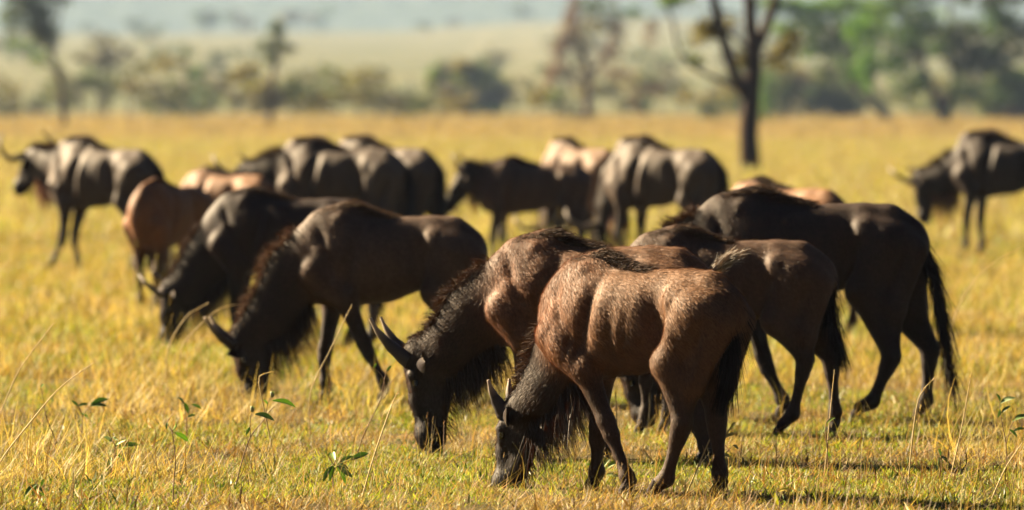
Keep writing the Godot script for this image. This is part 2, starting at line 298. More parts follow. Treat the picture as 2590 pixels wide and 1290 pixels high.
# ------------------------------------------------------------------ measurements (metres, each thing's own axes)
var poses := {
	"w1": {"at": [0.563, -26.150], "phi": 42, "h": 1.07, "len": 1,
		"neck": [[0.436,0.608,0,0.155], [0.555,0.439,0,0.125], [0.663,0.351,0,0.095]], "head": [[0.72,0.328,0], [0.784,0.005,0]],
		"lf": [[0.105,0.287,-0.096], [-0,0.08,-0.096], [-0.01,0.01605,-0.096]], "rf": [[0.338,0.241,0.096], [0.345,0.08,0.096], [0.356,0.01605,0.096]], "lh": [[-0.32,0.324,-0.107], [-0.231,0.083,-0.107], [-0.177,0.01605,-0.107]], "rh": [[-0.332,0.34,0.107], [-0.352,0.104,0.107], [-0.355,0.01605,0.107]],
		"tail": [[-0.45,0.911,0], [-0.501,0.796,0], [-0.501,0.609,0], [-0.466,0.42,0]]},
	"w2": {"at": [0.401, -28.700], "phi": 20, "h": 1.11, "len": 1,
		"neck": [[0.605,0.667,0,0.17], [0.764,0.503,0,0.135], [0.874,0.488,0,0.095]], "head": [[0.89,0.476,0], [0.841,0.091,0]],
		"lf": [[0.33,0.229,-0.1], [0.313,0.087,-0.1], [0.322,0.01665,-0.1]], "rf": [[0.054,0.234,0.1], [-0.022,0.083,0.1], [-0.03,0.01665,0.1]], "lh": [[-0.549,0.194,-0.111], [-0.584,0.083,-0.111], [-0.59,0.01665,-0.111]], "rh": [[-0.555,0.355,0.111], [-0.544,0.111,0.111], [-0.516,0.017,0.111]],
		"tail": [[-0.488,0.929,0], [-0.577,0.889,0], [-0.626,0.942,0], [-0.679,0.972,0]]},
	"w3": {"at": [-0.706, -34.250], "phi": 5, "h": 1.15, "len": 0.9,
		"neck": [[0.523,0.722,0,0.175], [0.667,0.484,0,0.14], [0.803,0.359,0,0.095]], "head": [[0.813,0.332,0], [0.758,0.054,0]],
		"lf": [[0.109,0.298,-0.103], [0.014,0.121,-0.103], [0.004,0.01725,-0.103]], "rf": [[0.376,0.254,0.103], [0.37,0.096,0.103], [0.361,0.01725,0.103]], "lh": [[-0.445,0.368,-0.115], [-0.414,0.115,-0.115], [-0.388,0.017,-0.115]], "rh": [[-0.517,0.368,0.115], [-0.508,0.115,0.115], [-0.482,0.017,0.115]],
		"tail": [[-0.437,0.927,0], [-0.469,0.792,0], [-0.464,0.566,0], [-0.419,0.25,0]]},
	"w3b": {"at": [-1.520, -41.000], "phi": 10, "h": 1.14, "len": 1,
		"neck": [[0.526,0.648,0,0.18], [0.685,0.457,0,0.14], [0.79,0.403,0,0.1]], "head": [[0.802,0.403,0], [0.824,0.104,0]],
		"lf": [[0.346,0.26,-0.103], [0.341,0.098,-0.103], [0.352,0.0171,-0.103]], "rf": [[0.342,0.308,0.103], [0.325,0.114,0.103], [0.342,0.017,0.103]], "lh": [[-0.49,0.365,-0.114], [-0.456,0.114,-0.114], [-0.427,0.017,-0.114]], "rh": [[-0.57,0.365,0.114], [-0.559,0.114,0.114], [-0.53,0.017,0.114]]},
	"w4": {"at": [1.571, -32.500], "phi": 8, "h": 1.265, "len": 1,
		"neck": [[0.596,0.878,0,0.19], [0.714,0.62,0,0.15], [0.801,0.469,0,0.1]], "head": [[0.805,0.448,0], [0.822,0.136,0]],
		"lf": [[0.455,0.342,-0.114], [0.449,0.127,-0.114], [0.474,0.019,-0.114]], "rf": [[0.218,0.281,0.114], [0.125,0.095,0.114], [0.115,0.018975,0.114]], "lh": [[-0.485,0.332,-0.127], [-0.383,0.095,-0.127], [-0.313,0.018975,-0.127]], "rh": [[-0.674,0.361,0.127], [-0.653,0.095,0.127], [-0.634,0.018975,0.127]],
		"tail": [[-0.592,1,0], [-0.692,0.798,0], [-0.746,0.518,0], [-0.817,0.089,0]]},
	"w5": {"at": [1.087, -30.900], "phi": 12, "h": 1.085, "len": 1,
		"neck": [[0.366,0.715,0,0.16], [0.434,0.49,0,0.13], [0.463,0.357,0,0.09]], "head": [[0.465,0.343,0], [0.413,0.102,0]],
		"lf": [[0.391,0.293,-0.098], [0.385,0.108,-0.098], [0.407,0.016,-0.098]], "rf": [[0.325,0.293,0.098], [0.309,0.108,0.098], [0.325,0.016,0.098]], "lh": [[-0.439,0.388,-0.108], [-0.376,0.114,-0.108], [-0.316,0.016275,-0.108]], "rh": [[-0.536,0.386,0.108], [-0.559,0.114,0.108], [-0.557,0.016275,0.108]],
		"tail": [[-0.503,0.904,0], [-0.532,0.802,0], [-0.557,0.577,0], [-0.608,0.385,0]]},
	"b1": {"at": [-4.007, -59.300], "phi": 40, "h": 1.35, "len": 1,
		"neck": [[0.747,1.051,0,0.19], [0.911,1.128,0,0.14], [0.961,1.136,0,0.11]], "head": [[0.972,1.12,0], [1.15,0.85,0]],
		"lf": [[0.449,0.348,-0.121], [0.592,0.111,-0.121], [0.647,0.02025,-0.121]], "rf": [[0.538,0.343,0.121], [0.478,0.147,0.121], [0.468,0.02025,0.121]], "lh": [[-0.581,0.432,-0.135], [-0.54,0.135,-0.135], [-0.506,0.02,-0.135]], "rh": [[-0.675,0.432,0.135], [-0.661,0.135,0.135], [-0.628,0.02,0.135]]},
	"b2": {"at": [-2.769, -49.000], "phi": -62, "h": 1.1, "len": 1,
		"neck": [[0.218,0.722,0,0.17], [0.157,0.463,0,0.13], [0.114,0.365,0,0.1]], "head": [[0.114,0.349,0], [0.078,0.074,0]],
		"lf": [[0.396,0.297,-0.099], [0.391,0.11,-0.099], [0.413,0.017,-0.099]], "rf": [[0.33,0.297,0.099], [0.314,0.11,0.099], [0.33,0.017,0.099]], "lh": [[-0.473,0.352,-0.11], [-0.44,0.11,-0.11], [-0.413,0.017,-0.11]], "rh": [[-0.55,0.352,0.11], [-0.539,0.11,0.11], [-0.512,0.017,0.11]]},
	"b3": {"at": [-2.695, -57.000], "phi": 38, "h": 1.1, "len": 1,
		"neck": [[0.348,0.627,0,0.16], [0.449,0.437,0,0.12], [0.499,0.323,0,0.09]], "head": [[0.499,0.304,0], [0.499,0.059,0]],
		"lf": [[0.396,0.297,-0.099], [0.391,0.11,-0.099], [0.413,0.017,-0.099]], "rf": [[0.33,0.297,0.099], [0.314,0.11,0.099], [0.33,0.017,0.099]], "lh": [[-0.473,0.352,-0.11], [-0.44,0.11,-0.11], [-0.413,0.017,-0.11]], "rh": [[-0.55,0.352,0.11], [-0.539,0.11,0.11], [-0.512,0.017,0.11]]},
	"b4a": {"at": [-1.668, -58.900], "phi": 25, "h": 1.35, "len": 1,
		"neck": [[0.733,0.999,0,0.19], [0.93,0.978,0,0.15], [1.014,1.009,0,0.11]], "head": [[1.022,1.001,0], [1.058,0.665,0]],
		"lf": [[0.486,0.365,-0.121], [0.479,0.135,-0.121], [0.506,0.02,-0.121]], "rf": [[0.405,0.365,0.121], [0.385,0.135,0.121], [0.405,0.02,0.121]], "lh": [[-0.581,0.432,-0.135], [-0.54,0.135,-0.135], [-0.506,0.02,-0.135]], "rh": [[-0.675,0.432,0.135], [-0.661,0.135,0.135], [-0.628,0.02,0.135]]},
	"b4b": {"at": [-1.273, -60.400], "phi": 40, "h": 1.35, "len": 1,
		"neck": [[0.789,0.918,0,0.19], [0.951,0.635,0,0.15], [1.032,0.474,0,0.11]], "head": [[1.038,0.453,0], [1.049,0.111,0]],
		"lf": [[0.486,0.365,-0.121], [0.479,0.135,-0.121], [0.506,0.02,-0.121]], "rf": [[0.405,0.365,0.121], [0.385,0.135,0.121], [0.405,0.02,0.121]], "lh": [[-0.581,0.432,-0.135], [-0.54,0.135,-0.135], [-0.506,0.02,-0.135]], "rh": [[-0.675,0.432,0.135], [-0.661,0.135,0.135], [-0.628,0.02,0.135]]},
	"b5": {"at": [0.231, -61.500], "phi": 8, "h": 1.16, "len": 1,
		"neck": [[0.573,0.889,0,0.16], [0.655,0.97,0,0.12], [0.684,0.998,0,0.09]], "head": [[0.692,0.982,0], [0.889,0.625,0]],
		"lf": [[0.418,0.313,-0.104], [0.412,0.116,-0.104], [0.435,0.017,-0.104]], "rf": [[0.348,0.313,0.104], [0.331,0.116,0.104], [0.348,0.017,0.104]], "lh": [[-0.499,0.371,-0.116], [-0.464,0.116,-0.116], [-0.435,0.017,-0.116]], "rh": [[-0.58,0.371,0.116], [-0.568,0.116,0.116], [-0.539,0.017,0.116]]},
	"b5b": {"at": [0.756, -66.000], "phi": 55, "h": 1.3, "len": 1,
		"neck": [[0.465,0.759,0,0.19], [0.578,0.452,0,0.15], [0.631,0.319,0,0.11]], "head": [[0.631,0.311,0], [0.646,0.012,0]],
		"lf": [[0.468,0.351,-0.117], [0.461,0.13,-0.117], [0.488,0.019,-0.117]], "rf": [[0.39,0.351,0.117], [0.37,0.13,0.117], [0.39,0.019,0.117]], "lh": [[-0.559,0.416,-0.13], [-0.52,0.13,-0.13], [-0.488,0.019,-0.13]], "rh": [[-0.65,0.416,0.13], [-0.637,0.13,0.13], [-0.605,0.019,0.13]]},
	"b6": {"at": [1.505, -59.500], "phi": 40, "h": 1.35, "len": 1,
		"neck": [[0.615,0.931,0,0.19], [0.716,0.654,0,0.15], [0.757,0.495,0,0.11]], "head": [[0.767,0.475,0], [0.777,0.1,0]],
		"lf": [[0.486,0.365,-0.121], [0.479,0.135,-0.121], [0.506,0.02,-0.121]], "rf": [[0.405,0.365,0.121], [0.385,0.135,0.121], [0.405,0.02,0.121]], "lh": [[-0.581,0.432,-0.135], [-0.54,0.135,-0.135], [-0.506,0.02,-0.135]], "rh": [[-0.675,0.432,0.135], [-0.661,0.135,0.135], [-0.628,0.02,0.135]]},
	"b7": {"at": [1.982, -44.000], "phi": 45, "h": 1.17, "len": 1,
		"neck": [[0.481,0.812,0,0.17], [0.581,0.547,0,0.13], [0.621,0.4,0,0.1]], "head": [[0.625,0.385,0], [0.616,0.107,0]],
		"lf": [[0.421,0.316,-0.105], [0.415,0.117,-0.105], [0.439,0.018,-0.105]], "rf": [[0.351,0.316,0.105], [0.333,0.117,0.105], [0.351,0.018,0.105]], "lh": [[-0.503,0.374,-0.117], [-0.468,0.117,-0.117], [-0.439,0.018,-0.117]], "rh": [[-0.585,0.374,0.117], [-0.573,0.117,0.117], [-0.544,0.018,0.117]]},
	"b8": {"at": [5.476, -66.000], "phi": 24, "h": 1.38, "len": 1,
		"neck": [[0.797,0.848,0,0.19], [0.983,0.825,0,0.15], [1.043,0.855,0,0.11]], "head": [[1.052,0.837,0], [1.024,0.431,0]],
		"lf": [[0.497,0.373,-0.124], [0.49,0.138,-0.124], [0.517,0.021,-0.124]], "rf": [[0.414,0.373,0.124], [0.393,0.138,0.124], [0.414,0.021,0.124]], "lh": [[-0.593,0.442,-0.138], [-0.552,0.138,-0.138], [-0.517,0.021,-0.138]], "rh": [[-0.69,0.442,0.138], [-0.676,0.138,0.138], [-0.642,0.021,0.138]]},
}

var trees := {
	"leaning_tree": {"at": [-23.25, -313.0],
		"limbs": [[[0.06,-0.04,0,0.2], [-0.04,1.96,0,0.17], [-0.31,3.19,0,0.15], [-0.82,4.64,0,0.13], [-1.55,5.87,0,0.1], [-2.27,6.9,0,0.08], [-2.68,8.14,0,0.05]], [[-0.31,3.19,0,0.07], [-1.24,3.81,0.5,0.05], [-2.27,4.43,1,0.03]], [[-0.82,4.64,-0,0.08], [-0.21,6.08,-0.5,0.06], [0,7.73,-1,0.05]]],
		"clumps": [[-1.34,5.77,1.03,0.87,0], [-2.06,7.21,1.65,0.93,0], [-0.41,7.42,1.24,1.03,0], [-2.27,4.6,0.93,0.33,1], [-1.13,3.81,0.72,0.41,1], [-0.72,4.74,0.62,0.62,0], [-2.89,8.14,1.86,1.03,0], [-2.68,5.67,0.62,0.82,0], [-1.86,6.49,1.24,0.82,0], [-1.03,5.26,0.74,0.62,0]]},
	"grey_tree": {"at": [-37.73, -560.0],
		"limbs": [[[0,-0.06,0,0.22], [-0.11,3.63,0,0.18], [-0.11,6.95,0,0.1]], [[-0.07,4,0,0.1], [1.66,5.66,0,0.06]], [[-0.11,4.37,0,0.1], [-1.66,5.47,0,0.06]]],
		"clumps": [[-0.11,6.76,1.55,1.33,6], [-1.48,5.47,1.66,0.81,6], [1.73,5.84,1.55,0.66,6], [-0.11,3.44,2.03,1.48,0], [-0.11,5.1,2.21,0.92,6]]},
	"slim_tree": {"at": [-25.86, -480.0],
		"limbs": [[[0.09,-0.06,0,0.18], [0,3.35,0,0.14], [-0.13,5.57,0,0.08]], [[0,2.41,0,0.08], [0.95,3.67,0,0.05]]],
		"clumps": [[-0.09,5.5,0.89,0.63,0], [0.85,3.73,0.82,0.7,1], [1.04,2.41,1.2,0.89,5], [0.38,1.39,0.89,0.89,5]]},
	"spire_tree": {"at": [-14.14, -356.0],
		"limbs": [[[-0.16,-0.05,0,0.2], [-0.07,1.76,0,0.17], [0.12,4.1,0,0.12], [0.28,6.45,0,0.06]], [[-0.02,2.23,0,0.09], [-1.06,3.16,0.5,0.06], [-2.04,3.21,1,0.03]], [[0.07,3.63,-0,0.07], [0.94,4.85,-1,0.04]], [[-0.05,1.76,0,0.08], [1.29,2.58,1,0.04]]],
		"clumps": [[0.28,6.07,0.54,0.8,0], [0.16,4.92,1.06,0.42,0], [1.01,4.8,0.47,0.28,0], [0.02,4.22,0.61,0.42,0], [-1.34,3.59,0.8,0.35,3], [-1.99,3.05,0.66,0.47,3], [1.34,2.41,0.75,0.61,0], [0.35,1.87,0.84,0.8,6], [-0.7,1.64,0.7,0.59,6]]},
	"round_bush": {"at": [-4.35, -560.0],
		"limbs": [[[0,-0.02,0,0.18], [-0.74,1.78,0,0.12], [-1.48,3.63,0,0.08]], [[0.07,-0.02,0,0.18], [1.11,2.15,0,0.12], [1.84,3.63,0,0.08]]],
		"clumps": [[-1.48,3.63,1.48,1.33,6], [0.74,3.92,1.77,1.33,0], [2.21,2.82,1.4,1.7,1], [1.7,0.97,1.48,0.96,2], [-0.74,1.34,1.77,1.18,0], [-2.88,3.44,0.89,1.33,1], [2.77,0.68,0.66,0.66,2], [-0.37,4.73,1.11,0.66,3]]},
	"drooping_tree": {"at": [5.54, -450.0],
		"limbs": [[[0,-0.04,0,0.26], [0.09,2.66,0,0.22], [-0.09,4.73,0,0.18], [-0.74,7.1,0,0.12], [-1.04,10.36,0,0.08]], [[-0.15,4.73,0,0.12], [-1.27,6.51,0.33,0.09], [-2.22,4.73,0.67,0.07], [-3.05,2.07,1,0.04]], [[0.09,3.55,-0,0.12], [1.93,5.92,-0.33,0.1], [2.28,8.29,-0.67,0.08], [2.07,10.96,-1,0.05]], [[0.74,4.29,0,0.1], [2.52,3.7,0.33,0.08], [4.15,2.72,0.67,0.06], [6.13,1.83,1,0.03]], [[2.22,3.84,0,0.08], [3.35,2.21,1,0.05], [3.88,0.58,2,0.03]]],
		"clumps": [[-1.04,7.99,0.77,1.78,4], [-1.99,5.33,0.59,1.19,4], [-2.67,3.1,0.59,1.33,4], [2.28,6.51,0.77,1.78,4], [2.52,3.78,1.48,0.53,4], [4.89,2.36,1.13,0.41,4], [3.65,1.41,0.44,0.89,4], [-0.3,3.84,1.48,0.89,6], [0.74,8.88,1.78,0.95,0], [3.41,8.29,1.48,0.65,1], [4.89,6.81,0.59,1.33,4], [0.15,11.25,4.15,1.48,0], [0.44,2.81,2.07,0.83,6], [-1.48,6.36,0.71,1.19,4], [-2.22,4.14,0.77,0.77,4], [1.63,5.03,1.19,0.71,4], [0.74,7.4,1.48,0.89,3], [-0.44,5.92,1.07,1.19,6]]},
	"dark_trunk_tree": {"at": [5.43, -138.0],
		"limbs": [[[0.05,0.07,0,0.2], [-0.02,0.91,0,0.165], [0.03,1.64,0,0.155], [0.05,2,0,0.15], [0.1,2.64,0,0.13], [0.03,3.45,0,0.11], [-0.05,4.64,0,0.09], [-0.14,6,0,0.05]], [[0.02,1.62,0,0.11], [-0.32,2.27,0.12,0.1], [-0.57,3,0.24,0.095], [-0.77,3.73,0.36,0.09], [-0.95,4.55,0.48,0.07], [-1.41,5.82,0.6,0.04]], [[0.08,2.68,-0,0.1], [0.34,3.27,-0.15,0.09], [0.59,4,-0.3,0.08], [0.86,4.73,-0.45,0.06], [1.5,5.82,-0.6,0.03]], [[-0.15,1.96,0,0.045], [-0.77,2.21,0.2,0.035], [-1.32,2.5,0.4,0.03], [-1.64,2.91,0.6,0.025], [-1.79,3.55,0.8,0.02], [-2.14,4.27,1,0.012]], [[-0.05,2.91,-0,0.05], [-0.5,3.27,-0.25,0.03], [-1.05,3.18,-0.5,0.015]], [[0.18,2.64,0,0.04], [0.68,2.73,0.25,0.025], [1.14,3.09,0.5,0.012]]],
		"clumps": [[-0.86,3.35,0.44,0.22,3], [-1.09,3.09,0.25,0.15,3], [-0.48,3.45,0.22,0.15,3], [0.82,2.89,0.38,0.24,3], [0.66,2.55,0.29,0.13,3], [1,3.16,0.24,0.15,3], [-0.15,2.64,0.13,0.24,3], [-1.68,4,0.5,0.2,1], [-1.27,2.64,0.22,0.11,0], [-0.14,5.55,2.36,0.64,0], [-1.5,5.09,1,0.45,1], [1.32,5.18,1.09,0.45,0], [-0.05,6.36,1.64,0.55,1]]},
	"green_tree": {"at": [27.08, -380.0],
		"limbs": [[[0.1,-0.14,0,0.34], [-0.05,1.26,0,0.3], [-1,3.26,0,0.2], [-1.55,5.01,0,0.15], [-2.25,7.27,0,0.1], [-3.25,9.52,0,0.06]], [[0,1.21,-0,0.24], [0.9,2.64,-0.25,0.2], [0.35,5.01,-0.5,0.17], [0.55,7.52,-0.75,0.12], [0.88,10.02,-1,0.08]], [[0.63,3.51,0,0.12], [2.25,5.01,0.5,0.08], [3.75,6.52,1,0.05]]],
		"clumps": [[-4.88,6.14,1.55,1.25,2], [-3.38,4.26,1.5,1,2], [-1.13,6.52,1.75,1.05,1], [1.25,5.89,1.38,1.13,0], [-3,7.64,2.25,0.9,1], [2.75,4.26,1.88,1.3,5], [4.25,2.89,1.55,1.3,5], [4.63,5.64,1.25,1.38,0], [-0.75,9.52,5.01,1.5,1], [3.25,8.52,2.5,1.25,0], [-4.76,3.51,0.75,1.5,2], [-1.75,4.51,1,0.65,0], [-1.75,2.76,1.5,0.9,1], [1.75,2.26,1.5,1,5], [1.5,4.26,1.5,1,0], [0,5.26,1.25,1,1], [-2.25,5.76,1.5,1,2], [3.5,6.52,1.5,1.13,1]]},
	"slanting_tree": {"at": [25.87, -400.0],
		"limbs": [[[0.18,-0.16,0,0.26], [-1.71,1.18,0,0.22], [-3.37,3.08,0,0.18], [-4,5.19,0,0.12], [-4.61,7.29,0,0.08]], [[-3.16,2.68,0,0.1], [-3.95,3.61,0.5,0.07], [-5.53,3.87,1,0.04]]],
		"clumps": [[-4.21,5.19,1.32,0.95,1], [-3.16,3.87,1.45,1.11,2], [-5.4,6.9,1.53,0.95,1], [-6.85,7.82,1.58,0.74,2], [-3.95,8.09,2.11,0.95,1], [-5.01,3.61,1.05,0.79,0], [-7.51,6.5,1.32,0.79,1], [-6.06,5.45,1.19,0.9,2], [-2.11,7.29,1.58,1.05,2], [-3.16,5.98,1.58,1.05,1], [-8.17,8.09,1.58,0.68,1]]},
	"shade_shrub": {"at": [23.90, -470.0],
		"limbs": [[[-0.31,0.04,0,0.14], [-0.62,1.77,0,0.1], [-0.93,3.01,0,0.06]], [[0,0.04,0,0.14], [1.55,1.77,0,0.1], [2.17,2.7,0,0.06]]],
		"clumps": [[-2.94,2.24,1.39,1.42,0], [-0.31,1.71,1.7,1.18,5], [2.23,1.4,1.7,1.11,5], [-1.55,3.32,1.39,0.8,6], [0.93,2.86,1.24,0.8,0]]},
	"green_sapling": {"at": [17.62, -420.0],
		"limbs": [[[0.03,-0,0,0.1], [-0.03,1.77,0,0.07], [0.08,3.15,0,0.04]]],
		"clumps": [[0.03,1.77,0.44,1.24,2], [0.14,3.01,0.55,0.61,1], [-0.14,0.66,0.39,0.55,2]]},
	"edge_bush": {"at": [35.60, -430.0],
		"limbs": [[[0,0.04,0,0.16], [-0.14,1.77,0,0.12], [-0.42,3.47,0,0.07]]],
		"clumps": [[-0.28,2.47,1.64,1.42,5], [-1.78,1.14,1.08,0.79,0], [0.42,0.92,1.13,0.79,6], [1.27,2.62,1.42,1.7,5]]},
}

var weeds := [
	{"kind": "budding", "at": [-1.229, -26.576], "stems": [[[0,0], [0.039,0.121], [0.075,0.226], [0.112,0.275], [0.14,0.313], [0.152,0.375], [0.168,0.401]], [[0.075,0.226], [0.074,0.296], [0.081,0.331]], [[0.14,0.313], [0.165,0.345], [0.182,0.362]]], "leaves": [[[0.172,0.387], [0.273,0.355]], [[0.095,0.327], [0.182,0.299]], [[0.074,0.27], [0.056,0.235]], [[0.152,0.369], [0.133,0.392]]], "buds": [[0.172,0.413], [0.084,0.348]]},
	{"kind": "single stem", "at": [-1.442, -25.606], "stems": [[[0,0], [0.005,0.094], [0.012,0.179], [0.002,0.28], [-0.005,0.307], [-0.022,0.344], [0.005,0.381]], [[-0.002,0.304], [0.012,0.331]]], "leaves": [[[0.008,0.3], [0.066,0.26]], [[0.002,0.31], [0.012,0.347]], [[-0.022,0.344], [-0.025,0.314]]], "buds": []},
	{"kind": "bare twig", "at": [-2.216, -28.040], "stems": [[[0,0], [0.05,0.037], [0.085,0.07], [0.087,0.14], [0.063,0.199], [0.044,0.255], [0.037,0.319], [0.024,0.373]], [[0.044,0.255], [0.059,0.277]], [[0.085,0.098], [0.118,0.148]]], "leaves": [[[0.024,0.373], [0.041,0.388]]], "buds": []},
	{"kind": "leafy", "at": [-1.822, -27.389], "stems": [[[0,0], [0.004,0.072], [0.022,0.126], [-0.007,0.189], [-0.014,0.213]], [[0.022,0.126], [0.058,0.162], [0.094,0.144]], [[0.009,0.09], [0.04,0.108]]], "leaves": [[[0.022,0.126], [0.133,0.144]], [[0.004,0.159], [-0.036,0.18]], [[0.018,0.135], [0.072,0.171]], [[0,0.09], [-0.004,0.009]], [[0.022,0.108], [0.058,0.072]], [[0.007,0.18], [0.031,0.166]]], "buds": []},
	{"kind": "drooping", "at": [-0.785, -26.495], "stems": [[[0,0], [-0.003,0.073], [0.003,0.108], [0.014,0.143]], [[0,0.091], [0.056,0.122], [0.108,0.143]], [[0.003,0.105], [-0.031,0.161]]], "leaves": [[[-0.003,0.105], [-0.045,0.035]], [[0.003,0.105], [-0.017,0.038]], [[0.014,0.105], [0.052,0.024]], [[0.021,0.105], [0.087,0.056]], [[0.024,0.117], [0.087,0.147]], [[0.073,0.129], [0.152,0.157]], [[0.007,0.126], [-0.003,0.161]], [[0.014,0.112], [0.066,0.091]]], "buds": []},
	{"kind": "dark leaf", "at": [-2.025, -25.708], "stems": [[[0,0], [0.005,0.046], [-0.003,0.08]], [[0.005,0.046], [0.034,0.068]]], "leaves": [[[0,0.063], [0.024,0.037]], [[-0.003,0.071], [-0.02,0.02]], [[0.005,0.054], [0.03,0.097]], [[0,0.074], [-0.054,0.02]], [[0.005,0.037], [0.047,0]]], "buds": []},
	{"kind": "forked twig", "at": [-0.747, -28.222], "stems": [[[0,0], [0.035,0.097], [0.072,0.186], [0.119,0.283], [0.152,0.366], [0.138,0.422], [0.1,0.459]], [[0.152,0.366], [0.184,0.394], [0.221,0.435]], [[0.138,0.348], [0.16,0.45]]], "leaves": [[[0.16,0.441], [0.184,0.468]], [[0.1,0.459], [0.112,0.478]]], "buds": []},
	{"kind": "low leafy", "at": [0.408, -26.962], "stems": [[[0,0], [0.007,0.044], [0.004,0.076]], [[0.004,0.044], [0.048,0.076]]], "leaves": [[[0.004,0.062], [-0.076,0.083]], [[0.012,0.062], [0.071,0.098]], [[0,0.036], [-0.085,-0.053]], [[0.011,0.036], [0.075,0.027]], [[0.004,0.071], [0.03,0.107]]], "buds": []},
	{"kind": "side weed", "at": [2.285, -27.829], "stems": [[[0,0], [-0.004,0.119], [-0.027,0.247], [-0.037,0.324]], [[-0.004,0.119], [0.027,0.225], [0.068,0.247]], [[-0.004,0.156], [0.031,0.183]]], "leaves": [[[-0.031,0.321], [-0.049,0.357]], [[-0.031,0.312], [0.038,0.339]], [[-0.031,0.284], [-0.042,0.247]], [[0.024,0.229], [0.101,0.257]], [[0.009,0.192], [0.046,0.156]], [[0.031,0.183], [0.082,0.196]], [[-0.027,0.266], [0.018,0.302]]], "buds": []},
	{"kind": "small weed", "at": [1.972, -27.622], "stems": [[[0,0], [-0.004,0.058], [-0.011,0.109]]], "leaves": [[[-0.007,0.08], [0.029,0.049]], [[-0.011,0.076], [-0.022,0.004]], [[-0.007,0.08], [-0.018,0.116]]], "buds": []},
	{"kind": "yellow leaf", "at": [1.106, -25.062], "stems": [[[0,0], [0.007,0.043], [0.017,0.079]]], "leaves": [[[-0.013,0.079], [0.007,0.021]], [[0.003,0.083], [0.045,0.099]]], "buds": []},
	{"kind": "seeding", "at": [0.868, -26.148], "stems": [[[0,0], [0.014,0.077], [0.045,0.164], [0.059,0.25], [0.096,0.315]], [[0.014,0.077], [-0.021,0.146], [-0.041,0.215]], [[0.045,0.164], [0.093,0.215]]], "leaves": [[[0.059,0.25], [0.1,0.263]], [[0.093,0.215], [0.114,0.198]], [[0.083,0.291], [0.103,0.315]], [[-0.021,0.146], [-0.029,0.112]], [[0.045,0.172], [0.079,0.164]]], "buds": []},
	{"kind": "hind weed", "at": [1.438, -27.389], "stems": [[[0,0], [-0.005,0.108], [-0.013,0.234], [0.009,0.267]], [[-0.009,0.162], [0.013,0.18]]], "leaves": [[[-0.009,0.242], [0.031,0.267]], [[-0.013,0.234], [-0.027,0.198]], [[-0.002,0.126], [0.013,0.09]]], "buds": []},
	{"kind": "mid weed", "at": [-1.593, -29.572], "stems": [[[0,0], [-0.004,0.136], [-0.016,0.214]], [[-0.004,0.136], [0.019,0.218]]], "leaves": [[[-0.016,0.23], [0.008,0.171]], [[-0.016,0.222], [-0.049,0.253]], [[0.019,0.218], [0.068,0.195]], [[0,0.156], [0.039,0.166]]], "buds": []},
	{"kind": "shadow weed", "at": [-2.143, -29.913], "stems": [[[0,0], [0.01,0.138], [-0.01,0.197]], [[0.01,0.138], [0.049,0.201]]], "leaves": [[[-0.01,0.193], [0.043,0.201]], [[0,0.158], [0.039,0.128]], [[-0.01,0.193], [-0.043,0.221]], [[0.049,0.201], [0.138,0.227]], [[0.049,0.193], [0.138,0.193]]], "buds": []},
]

var stalks := [
	{"at": [-2.298, -26.280], "path": [[0,0], [0.069,0.138], [0.208,0.32], [0.329,0.459], [0.476,0.568]]},
	{"at": [-2.510, -28.914], "path": [[0,0], [0,0.114], [0.057,0.219], [0.152,0.428], [0.314,0.644]]},
	{"at": [-1.958, -34.254], "path": [[0,0], [0,0.282], [0.102,0.474], [0.18,0.53], [0.235,0.559]]},
	{"at": [-1.904, -34.712], "path": [[0,0], [0,0.274], [0.098,0.407], [0.229,0.514], [0.354,0.54]]},
	{"at": [1.781, -27.103], "path": [[0,0], [0.018,0.178], [0.043,0.348], [0.075,0.419], [0.116,0.459]]},
	{"at": [1.977, -27.245], "path": [[0,0], [0.05,0.206], [0.1,0.483]]},
	{"at": [2.531, -34.712], "path": [[0,0], [0,0.389], [0.103,0.64], [0.24,0.777], [0.405,0.864]]},
	{"at": [-0.650, -25.759], "path": [[0,0], [0.059,0.187], [0.136,0.407], [0.166,0.467]]},
	{"at": [-1.024, -30.619], "path": [[0,0], [0,0.222], [0.101,0.444], [0.212,0.676]]},
	{"at": [-1.105, -28.284], "path": [[0,0], [-0.075,0.345], [-0.08,0.391], [-0.075,0.419], [-0.019,0.438]]},
	{"at": [2.039, -25.759], "path": [[0,0], [0.068,0.136], [0.146,0.254]]},
	{"at": [0.484, -28.595], "path": [[0,0], [0.013,0.188], [0.006,0.33]]},
	{"at": [0.740, -26.017], "path": [[0,0], [0.137,0.3], [0.185,0.368]]},
	{"at": [1.435, -27.681], "path": [[0,0], [0.024,0.237], [0.046,0.474]]},
]

# ------------------------------------------------------------------ helpers
func put(o: Node3D, called: String, label: String, category: String, group := "", kind := "") -> Node3D:
	if taken.has(called):
		taken[called] += 1
		o.name = "%s_%03d" % [called, taken[called]]
	else:
		taken[called] = 0
		o.name = called
	add_child(o)
	if label: o.set_meta("label", label)
	if category: o.set_meta("category", category)
	if group: o.set_meta("group", group)
	if kind: o.set_meta("kind", kind)
	return o

func part(mesh: Mesh, called: String, m: Material, parent: Node3D, label := "") -> MeshInstance3D:
	var o := MeshInstance3D.new()
	o.mesh = mesh
	o.material_override = m
	o.name = called
	if label: o.set_meta("label", label)
	parent.add_child(o, true)
	return o

